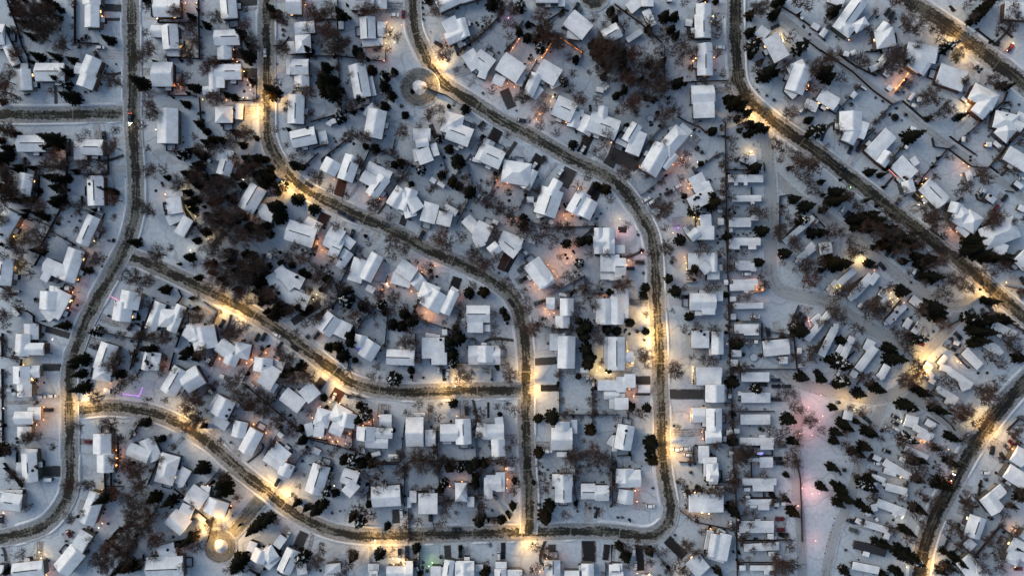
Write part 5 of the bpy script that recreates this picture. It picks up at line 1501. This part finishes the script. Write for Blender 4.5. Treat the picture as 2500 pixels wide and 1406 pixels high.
def limit(lst): lst.sort(key=lambda t: -t[2]); return lst[:296], lst[296:]
print('COUNTS houses', len(HOUSES), 'mobile', len(MOBILE), 'sheds', len(SHEDS), 'spruce', len(SPRUCE), 'bare', len(BARE), 'shrub', len(SHRUB), 'fence', len(FENCE), 'drive', len(DRIVE), 'cars', len(CARS), 'lights', len(LIGHTS))
def tree(name, cat, crown, trunk, base, r_, h_, look, group, cname='crown'):
    root = link(name, None, loc=base); root.rotation_euler.z = rng.uniform(0, 6.28); root.scale = (r_, r_, h_)
    if trunk: link('trunk', trunk, root)
    c_ = link(cname, crown, root)
    tag(root, look, cat, group, base.xy); return root
def spruce_dims(r_): return min(20.0, (3.4 * r_ + 2.2) * rng.uniform(0.8, 1.2))
def bare_dims(r_): return (2.1 * r_ + 2.5) * rng.uniform(0.85, 1.15)
big, small = limit(SPRUCE)
for x, y, r_ in big:
    h_ = spruce_dims(r_); i = rng.choice((0, 1, 2, 3, 4, 0, 1, 2, 3, 4, 5, 6)); b_ = P(x, y, h_ * 0.18); b_.z = 0
    look = ('frosted ' if i > 4 else '') + ('tall dark spruce' if h_ > 14 else 'dark spruce' if h_ > 9.5 else 'small dark spruce')
    tree('spruce_tree', 'spruce tree', SP[i], T_S, b_, r_ * 1.05, h_, look, 'spruce trees')
bigb, smallb = limit(BARE)
for x, y, r_ in bigb:
    h_ = bare_dims(r_); b_ = P(x, y, h_ * 0.6); b_.z = 0
    look = 'wide bare brown tree' if r_ > 3.9 else 'bare brown tree' if r_ > 3.0 else 'small bare brown tree'
    tree('bare_tree', 'bare tree', rng.choice(BT), T_B, b_, r_ * 1.1, h_, look, 'bare broadleaf trees')
def mass(name, items, protos, dims, f, label):
    V, F, o = [], [], 0
    arr = []
    for me in protos:
        v = np.empty(len(me.vertices) * 3); me.vertices.foreach_get('co', v); arr.append((v.reshape(-1, 3), [tuple(p.vertices) for p in me.polygons]))
    for x, y, r_ in items:
        h_ = dims(r_); v, fs = rng.choice(arr); b_ = P(x, y, h_ * f); a = rng.uniform(0, 6.28); c, s = math.cos(a), math.sin(a)
        w = np.stack([(v[:, 0] * c - v[:, 1] * s) * r_ + b_.x, (v[:, 0] * s + v[:, 1] * c) * r_ + b_.y, v[:, 2] * h_], 1)
        V.append(w); F += [tuple(i + o for i in q_) for q_ in fs]; o += len(v)
    if not V: return
    me = bpy.data.meshes.new(name); me.from_pydata(np.concatenate(V).tolist(), [], F); me.materials.append(protos[0].materials[0])
    ob = link(name, me); ob['kind'] = 'stuff'; ob['label'] = label; ob['category'] = 'undergrowth'
mass('spruce_undergrowth', small, SP[:3], spruce_dims, 0.18, 'thin young spruces filling the dark woods and hedgerows between the houses')
SHRUB.sort(key=lambda t: -t[2])
mass('shrub_undergrowth', SHRUB[294:], SH, lambda r_: max(0.5, r_) * 1.2, 0.0, 'scattered tiny dark shrubs along fences, and ones added at house walls for shade')
mass('bare_undergrowth', smallb, [bare_mesh(60 + i, 3, 0.0065) for i in range(3)], bare_dims, 0.6, 'low bare brown brushwood filling gaps between the larger leafless trees')
for x, y, r_ in SHRUB[:294]:
    if r_ < 0.3: continue
    rr = max(0.55, r_); h_ = rr * rng.uniform(1.0, 1.5); b_ = P(x, y)
    tree('shrub', 'shrub', rng.choice(SH), None, b_, rr, h_, 'dark round shrub' if rr > 0.9 else 'tiny dark shrub', 'garden shrubs', 'foliage')

# ---------------------------------------------------------------- fences
for pl in FENCE:
    pts = [P(*p).xy for p in pl]; L = sum((b_ - a).length for a, b_ in zip(pts, pts[1:]))
    mid = pts[len(pts) // 2] if len(pts) > 2 else (pts[0] + pts[1]) / 2
    hgt = rng.uniform(1.5, 1.9)
    mb = MB(); rings = []
    for i, (a, b_) in enumerate(zip(pts, pts[1:])):
        d = b_ - a; ln = d.length
        if ln < 0.5: continue
        d = d / ln; k = max(1, round(ln / 2.6)); st = ln / k
        for j in range(k):
            hj = hgt + rng.uniform(-.06, .06)
            for s_, wd, z in ((-.09, .18, hgt + .16), (.09, .18, hgt + .16), (.095, .14, hj), (st - .095, .14, hj)): rings.append((a + d * (st * j + s_) - mid, Vector((-d.y, d.x)) * wd / 2, z))
    d_ = (pts[-1] - pts[-2]).normalized()
    for s_ in (-.09, .09): rings.append((pts[-1] + d_ * s_ - mid, Vector((-d_.y, d_.x)) * 0.09, hgt + .16))
    for c, n_, z in rings: mb.v += [(c.x - n_.x, c.y - n_.y, -.05), (c.x - n_.x, c.y - n_.y, z), (c.x + n_.x, c.y + n_.y, z), (c.x + n_.x, c.y + n_.y, -.05)]
    m_ = len(rings)
    mb.f = [(4 * r_ + q_, 4 * r_ + 4 + q_, 4 * r_ + 4 + (q_ + 1) % 4, 4 * r_ + (q_ + 1) % 4) for r_ in range(m_ - 1) for q_ in range(4)] + [(0, 1, 2, 3), (4 * m_ - 1, 4 * m_ - 2, 4 * m_ - 3, 4 * m_ - 4)]
    mb.m = [0] * len(mb.f)
    root = build(mb, 'board_fence', [m_fence], loc=(mid.x, mid.y, 0))
    tag(root, 'long dark fence' if L > 45 else 'dark fence' if L > 18 else 'short dark fence', 'fence', 'garden fences', mid, 'fence')

# ---------------------------------------------------------------- cars
CCOL = {'k': (0.012, 0.012, 0.014), 'g': (0.10, 0.105, 0.11), 'r': (0.16, 0.012, 0.018), 'b': (0.010, 0.016, 0.04), 't': (0.012, 0.035, 0.045), 'w': (0.30, 0.31, 0.32), 'y': (0.05, 0.05, 0.05)}
CNAME = {'k': 'black', 'g': 'grey', 'r': 'dark red', 'b': 'dark blue', 't': 'dark teal', 'w': 'snow-covered white', 'y': 'dark'}
def prism(mb, prof, w0, w1, mi=0):
    """side profile (x, z) extruded across; w0 at low z, w1 at high z"""
    zs = [z for _, z in prof]; lo, hi = min(zs), max(zs)
    def wd(z): return (w0 + (w1 - w0) * (z - lo) / (hi - lo)) / 2
    n_ = len(prof); vs = [(x, -wd(z), z) for x, z in prof] + [(x, wd(z), z) for x, z in prof]
    mb.add(vs, [tuple(range(n_ - 1, -1, -1)), tuple(range(n_, 2 * n_))] + [(i, (i + 1) % n_, (i + 1) % n_ + n_, i + n_) for i in range(n_)], mi)
def car_meshes(c):
    pm, nt, b = mat('car_paint_' + CNAME[c].replace(' ', '_')); b.inputs['Base Color'].default_value = (*CCOL[c], 1); b.inputs['Roughness'].default_value = 0.3 if c != 'w' else 0.7; b.inputs['Specular IOR Level'].default_value = 0.5
    body = MB(); prism(body, [(-2.3, .35), (2.25, .35), (2.3, .62), (2.1, .84), (1.0, .96), (-1.7, 1.0), (-2.28, .9)], 1.78, 1.66)
    cab = MB(); prism(cab, [(1.05, .95), (0.35, 1.46), (-1.2, 1.5), (-1.85, .98)], 1.60, 1.22)
    roofm = MB(); roofm.box((-0.42, 0, 1.47), 1.5, 1.18, 0.07)
    if c == 'w': roofm.box((-0.3, 0, 1.53), 2.0, 1.34, 0.16); roofm.box((1.65, 0, 0.86), 1.05, 1.5, 0.16); roofm.box((-2.0, 0, 0.94), 0.5, 1.4, 0.12)
    wh = MB(); wh.tube((0, -0.1, 0), (0, 0.1, 0), 0.33, 0.33, 12); wh.tube((0, -0.11, 0), (0, 0.11, 0), 0.17, 0.17, 8, 1)
    hl = MB(); hl.box((0, 0, 0), 0.08, 0.34, 0.14)
    return dict(body=body.mesh('body', [pm]), cabin=cab.mesh('cabin_glass', [m_glass]), roof=roofm.mesh('car_roof', [pm if c != 'w' else m_roof[0]]), wheel=wh.mesh('wheel', [m_tyre, m_pole]), lamp=hl.mesh('headlight', [m_trim]), lit=hl.mesh('headlight', [m_head]), tail=hl.mesh('taillight', [m_tail]), taild=hl.mesh('taillight', [m_door]))
CM = {}
for x, y, ang, c in CARS:
    if c not in CM: CM[c] = car_meshes(c)
    me = CM[c]; b_ = P(x, y, 0.8).xy; moving = near_road(x, y, '', -12) and c in 'ty'
    root = link('parked_car' if not moving else 'moving_car', None, loc=(b_.x, b_.y, 0.20)); root.rotation_euler.z = -R(ang); s_ = rng.uniform(0.95, 1.1); root.scale = (s_, s_ * 1.05, s_)
    link('body', me['body'], root); link('cabin_glass', me['cabin'], root); link('car_roof', me['roof'], root)
    for wx in (-1.4, 1.4):
        for wy in (-0.82, 0.82): link('wheel', me['wheel'], root, (wx, wy, 0.33))
    for wy in (-0.6, 0.6): link('headlight', me['lit' if moving else 'lamp'], root, (2.28, wy, 0.62)); link('taillight', me['tail' if moving else 'taild'], root, (-2.3, wy, 0.72))
    if moving:
        for wy in (-0.6, 0.6):
            sd = bpy.data.lights.new('headlight_beam', 'SPOT'); sd.energy = 500; sd.spot_size = R(60); sd.spot_blend = 0.8; sd.color = (1, .85, .6)
            so = link('headlight_beam', sd, root, (2.4, wy, 0.65)); so.rotation_euler = (0, R(-78), 0)
    tag(root, CNAME[c] + (' car' if not moving else ' car driving with lit headlights'), 'car', 'cars in the neighbourhood', b_)

# ---------------------------------------------------------------- lamps
lamp_spots = [(1070,176),(646,262),(728,464),(572,752),(1596,788),(816,916),(1107,945),(1303,932),(1628,1082),(936,1322),(1284,1306),(678,1196),(468,1036),(548,1290),(508,1306),(197,976),(1860,284),(2337,106),(2416,716),(2416,1030),(2250,1396),(1600,850)]
def nearest_road(x, y):
    best = None
    for nm, line, w, _ in ROADPTS:
        for i, p in enumerate(line):
            d = math.dist(p, (x, y))
            if best is None or d < best[0]: best = (d, nm, line, i, w)
    return best
def lamp_parts():
    po = MB(); po.tube((0, 0, 0), (0, 0, 8.6), 0.11, 0.07, 8); po.tube((0, 0, 0), (0, 0, .5), 0.17, 0.15, 8)
    ar = MB(); ar.tube((0, 0, 8.5), (1.2, 0, 8.95), 0.05, 0.045, 6); ar.tube((1.2, 0, 8.95), (2.3, 0, 9.05), 0.045, 0.045, 6)
    hd = MB(); prism(hd, [(2.2, 9.0), (3.0, 8.98), (3.0, 9.08), (2.7, 9.18), (2.2, 9.14)], 0.34, 0.20)
    ln = MB(); ln.box((2.62, 0, 8.93), 0.55, 0.24, 0.06)
    return po.mesh('pole', [m_pole]), ar.mesh('lamp_arm', [m_pole]), hd.mesh('lamp_head', [m_pole]), ln.mesh('lamp_lens', [m_lens])
LP = lamp_parts()
def street_lamp(x, y, power, col=(1, 0.56, 0.17)):
    d, nm, line, i, w = nearest_road(x, y); p = line[i]
    v = Vector((x - p[0], y - p[1]))
    if v.length < 1: a = line[max(i - 1, 0)]; b_ = line[min(i + 1, len(line) - 1)]; v = Vector((-(b_[1] - a[1]), b_[0] - a[0]))
    v.normalize()
    base = P(p[0] + v.x * (w / 2 + 3), p[1] + v.y * (w / 2 + 3)) if d < w else P(x, y)
    root = link('street_lamp', None, loc=base); root.rotation_euler.z = math.atan2(v.y, -v.x)
    for nme, me in zip(('pole', 'lamp_arm', 'lamp_head', 'lamp_lens'), LP): link(nme, me, root)
    for tilt in (-50, 50):      # road luminaires throw their light both ways along the street
        sd = bpy.data.lights.new('lamp_light', 'SPOT'); sd.energy = power; sd.spot_size = R(118); sd.spot_blend = 1.0; sd.color = col; sd.shadow_soft_size = 0.25
        link('lamp_light', sd, root, (2.62, 0, 8.85)).rotation_euler = (R(tilt), 0, 0)
    tag(root, 'lit yellow street lamp', 'street lamp', 'street lamps', base.xy)
for x, y in lamp_spots: street_lamp(x, y, LAMP_W * (1.25 if y < 700 and x < 1100 or 560 < x < 700 else 1.0))
def push_out(p):
    for _ in range(4):
        hit = False
        for mid, d, a, b_ in FOOT:
            v = p - mid; nn = Vector((-d.y, d.x)); s, u = v.dot(d), v.dot(nn)
            if abs(s) < a + 0.35 and abs(u) < b_ + 0.35:
                if a - abs(s) < b_ - abs(u): p = mid + d * math.copysign(a + 0.4, s) + nn * u
                else: p = mid + d * s + nn * math.copysign(b_ + 0.4, u)
                hit = True
        if not hit: break
    return p
mbb = {}
for k in LC:
    a = MB(); a.tube((0, 0, -0.10), (0, 0, 0.10), 0.12, 0.12, 8); a.tube((0, 0, 0.10), (0, 0, 0.16), 0.11, 0.04, 8); mbb[k] = a.mesh('bulb', [m_bulb[k]])
a = MB(); a.box((0, 0, -0.32), 0.26, 0.26, 0.2); a.tube((0, 0, -2.3), (0, 0, -0.3), 0.05, 0.05, 6); LB = a.mesh('lamp_base', [m_vent])
for x, y, c, pw in LIGHTS:
    if c == 'Y': street_lamp(x, y, LAMP_W * pw / 16); continue
    if pw <= 0: continue
    p = push_out(P(x, y, 2.3).xy); park = c == 'r' and x > 1950 and y > 950     # the red-lit field in the trailer park
    root = link('porch_light', None, loc=(p.x, p.y, 2.3))
    if park: pw *= 2.0
    link('bulb', mbb[c], root); link('lamp_base', LB, root)
    ld = bpy.data.lights.new('glow', 'POINT'); ld.energy = PORCH_W * pw * (0.35 if c in 'vpug' else 1.0); ld.color = LC[c]; ld.shadow_soft_size = 0.15
    link('glow', ld, root, (0, 0, 3.2 if park else 0.3))
    tag(root, ('bright ' if pw > 3 else 'dim ' if pw < 1 else '') + 'glowing ' + LN[c] + ' lamp', 'porch light', 'porch and garden lights', p)
for a, b_, c in STRINGS:
    pa, pb = P(*a, 2.0), P(*b_, 2.0); d = pb - pa; k = max(3, int(d.length / 0.8))
    mid = (pa + pb) / 2; root = link('light_string', None, loc=mid)
    wire, bl = MB(), MB(); wire.tube(pa - mid, pb - mid, 0.03, 0.03, 5)
    for i in range(k + 1):
        c_ = pa.lerp(pb, i / k) - mid; bl.box((c_.x, c_.y, c_.z - 0.12), 0.26, 0.20, 0.20, d.xy.normalized())
    for e in (pa, pb): wire.tube((e - mid) - Vector((0, 0, 2.0)), e - mid, 0.04, 0.04, 6)
    build(wire, 'wire', [m_vent], root); build(bl, 'bulb_garland', [m_string[c]], root)
    tag(root, LN[c] + ' string of lights', 'string lights', 'festive light strings', mid.xy)
# trampolines and a round pool lying in back gardens
for x, y, r_, lk in ((793, 658, 8, 'round snowy trampoline'), (1587, 291, 9, 'round snowy trampoline'), (2183, 288, 9, 'round dark trampoline'), (1839, 872, 10, 'round snow-filled pool'), (1148, 390, 4, 'round snowy fire ring')):
    c = P(x, y); root = link('trampoline' if 'tramp' in lk else 'garden_pool' if 'pool' in lk else 'fire_ring', None, loc=c); rr = r_ / PPM
    rim, bed = MB(), MB(); s = 24
    for i in range(s):
        a0, a1 = 6.2832 * i / s, 6.2832 * (i + 1) / s
        rim.tube((rr * math.cos(a0), rr * math.sin(a0), 0.8), (rr * math.cos(a1), rr * math.sin(a1), 0.8), 0.12, 0.12, 5)
    for i in range(6): a0 = 1.0472 * i; rim.tube((rr * math.cos(a0), rr * math.sin(a0), 0), (rr * math.cos(a0), rr * math.sin(a0), 0.8), 0.05, 0.05, 5)
    bed.tube((0, 0, 0.70), (0, 0, 0.82), rr * 0.93, rr * 0.93, 24)
    build(rim, 'rim', [m_vent], root); build(bed, 'bed_sheet', [m_vent if 'dark' in lk else m_bank], root)
    tag(root, lk, lk.split()[-1], None, c.xy)

# shovelled front walks from the door to the street
for hrec in HOUSE_AT:
    if hrec[2] != 'house' or rng.random() < 0.45: continue
    root = hrec[0]; dr = [o for o in root.children if o.name.startswith('door')]
    if not dr: continue
    d_ = dr[0]; out = Vector((-math.sin(d_.rotation_euler.z), math.cos(d_.rotation_euler.z))); s0 = root.location.xy + d_.location.xy + out * 0.6
    pc = (CX + s0.x * PPM, CY - s0.y * PPM); dist, nm, line, i, w = nearest_road(*pc)
    e0 = P(*line[i]).xy; L_ = (e0 - s0).length
    if not 8 < L_ < 32: continue
    e0 = s0 + (e0 - s0) * (1 - (w / 2 / PPM - 0.6) / L_); c1 = s0 + out * min(5.0, L_ * 0.35)
    pts = [s0 * (1 - t) ** 2 + c1 * 2 * t * (1 - t) + e0 * t * t for t in [k / 14 for k in range(15)]]
    if any(seg_hits(p_) for p_ in pts[1:]): continue
    structure(ribbon('path', pts, rng.uniform(1.2, 1.9), m_drive[rng.choice('tsa')], 0.222))
# ---------------------------------------------------------------- labels
ORD = ['first', 'second', 'third', 'fourth', 'fifth', 'sixth', 'seventh', 'eighth', 'ninth', 'tenth', 'eleventh', 'twelfth', 'thirteenth', 'fourteenth', 'fifteenth', 'sixteenth', 'seventeenth', 'eighteenth', 'nineteenth', 'twentieth'] + ['twenty-' + s for s in ('first', 'second', 'third', 'fourth', 'fifth', 'sixth', 'seventh', 'eighth', 'ninth')] + ['thirtieth'] + ['thirty-' + s for s in ('first', 'second', 'third', 'fourth', 'fifth', 'sixth', 'seventh', 'eighth', 'ninth')]
rows = {}
for hrec in HOUSE_AT:
    root, look, kind, pc, _ = hrec
    d, nm, line, i, w = nearest_road(*pc)
    a = line[max(i - 1, 0)]; b_ = line[min(i + 1, len(line) - 1)]
    s_ = (b_[0] - a[0]) * (pc[1] - a[1]) - (b_[1] - a[1]) * (pc[0] - a[0])
    r0, r1 = line[0], line[-1]; ddx, ddy = r1[0] - r0[0], r1[1] - r0[1]
    if abs(ddy) >= abs(ddx): side = ('left' if (s_ > 0) == (ddy > 0) else 'right'); start = 'top' if ddy > 0 else 'bottom'
    else: side = ('lower' if (s_ > 0) == (ddx > 0) else 'upper'); start = 'left' if ddx > 0 else 'right'
    rows.setdefault((nm, side, start, kind), []).append((i, hrec))
for (nm, side, start, kind), L in rows.items():
    rev = start in ('bottom', 'right')
    L.sort(key=lambda t: -t[0] if rev else t[0]); st = {'bottom': 'top', 'right': 'left'}.get(start, start); word = 'house' if kind == 'house' else 'trailer'
    for k, (_, hrec) in enumerate(L):
        root, look = hrec[0], hrec[1]
        root['label'] = '%s %s, %s from %s on %s side of %s' % (look, word if kind == 'house' else 'mobile home', ORD[k], st, side, nm)
        root['category'] = 'house' if kind == 'house' else 'mobile home'; root['group'] = 'houses along the streets' if kind == 'house' else 'mobile homes of the trailer park'
        hrec[4] = "%s's %s %s-side %s" % (nm, ORD[k], side, word)
DIRS = ['right of', 'upper-right of', 'above', 'upper-left of', 'left of', 'lower-left of', 'below', 'lower-right of']
hp = [(Vector((h[0].location.x, h[0].location.y)), h[4]) for h in HOUSE_AT]
slots = {}
for o, look, kind, at in THINGS:
    at = Vector((at[0], at[1])); c, ph = min(hp, key=lambda t: (t[0] - at).length_squared)
    v = at - c; dr = DIRS[int(round(math.atan2(v.y, v.x) / (math.pi / 4))) % 8]
    slots.setdefault((look, dr, ph), []).append((v.length, o))
for (look, dr, ph), L in slots.items():
    L.sort(key=lambda t: t[0])
    for k, (_, o) in enumerate(L):
        pre = '' if len(L) == 1 else 'nearest ' if k == 0 else ORD[min(k, 30)] + '-nearest '
        o['label'] = '%s%s %s %s' % (pre, look, dr, ph)
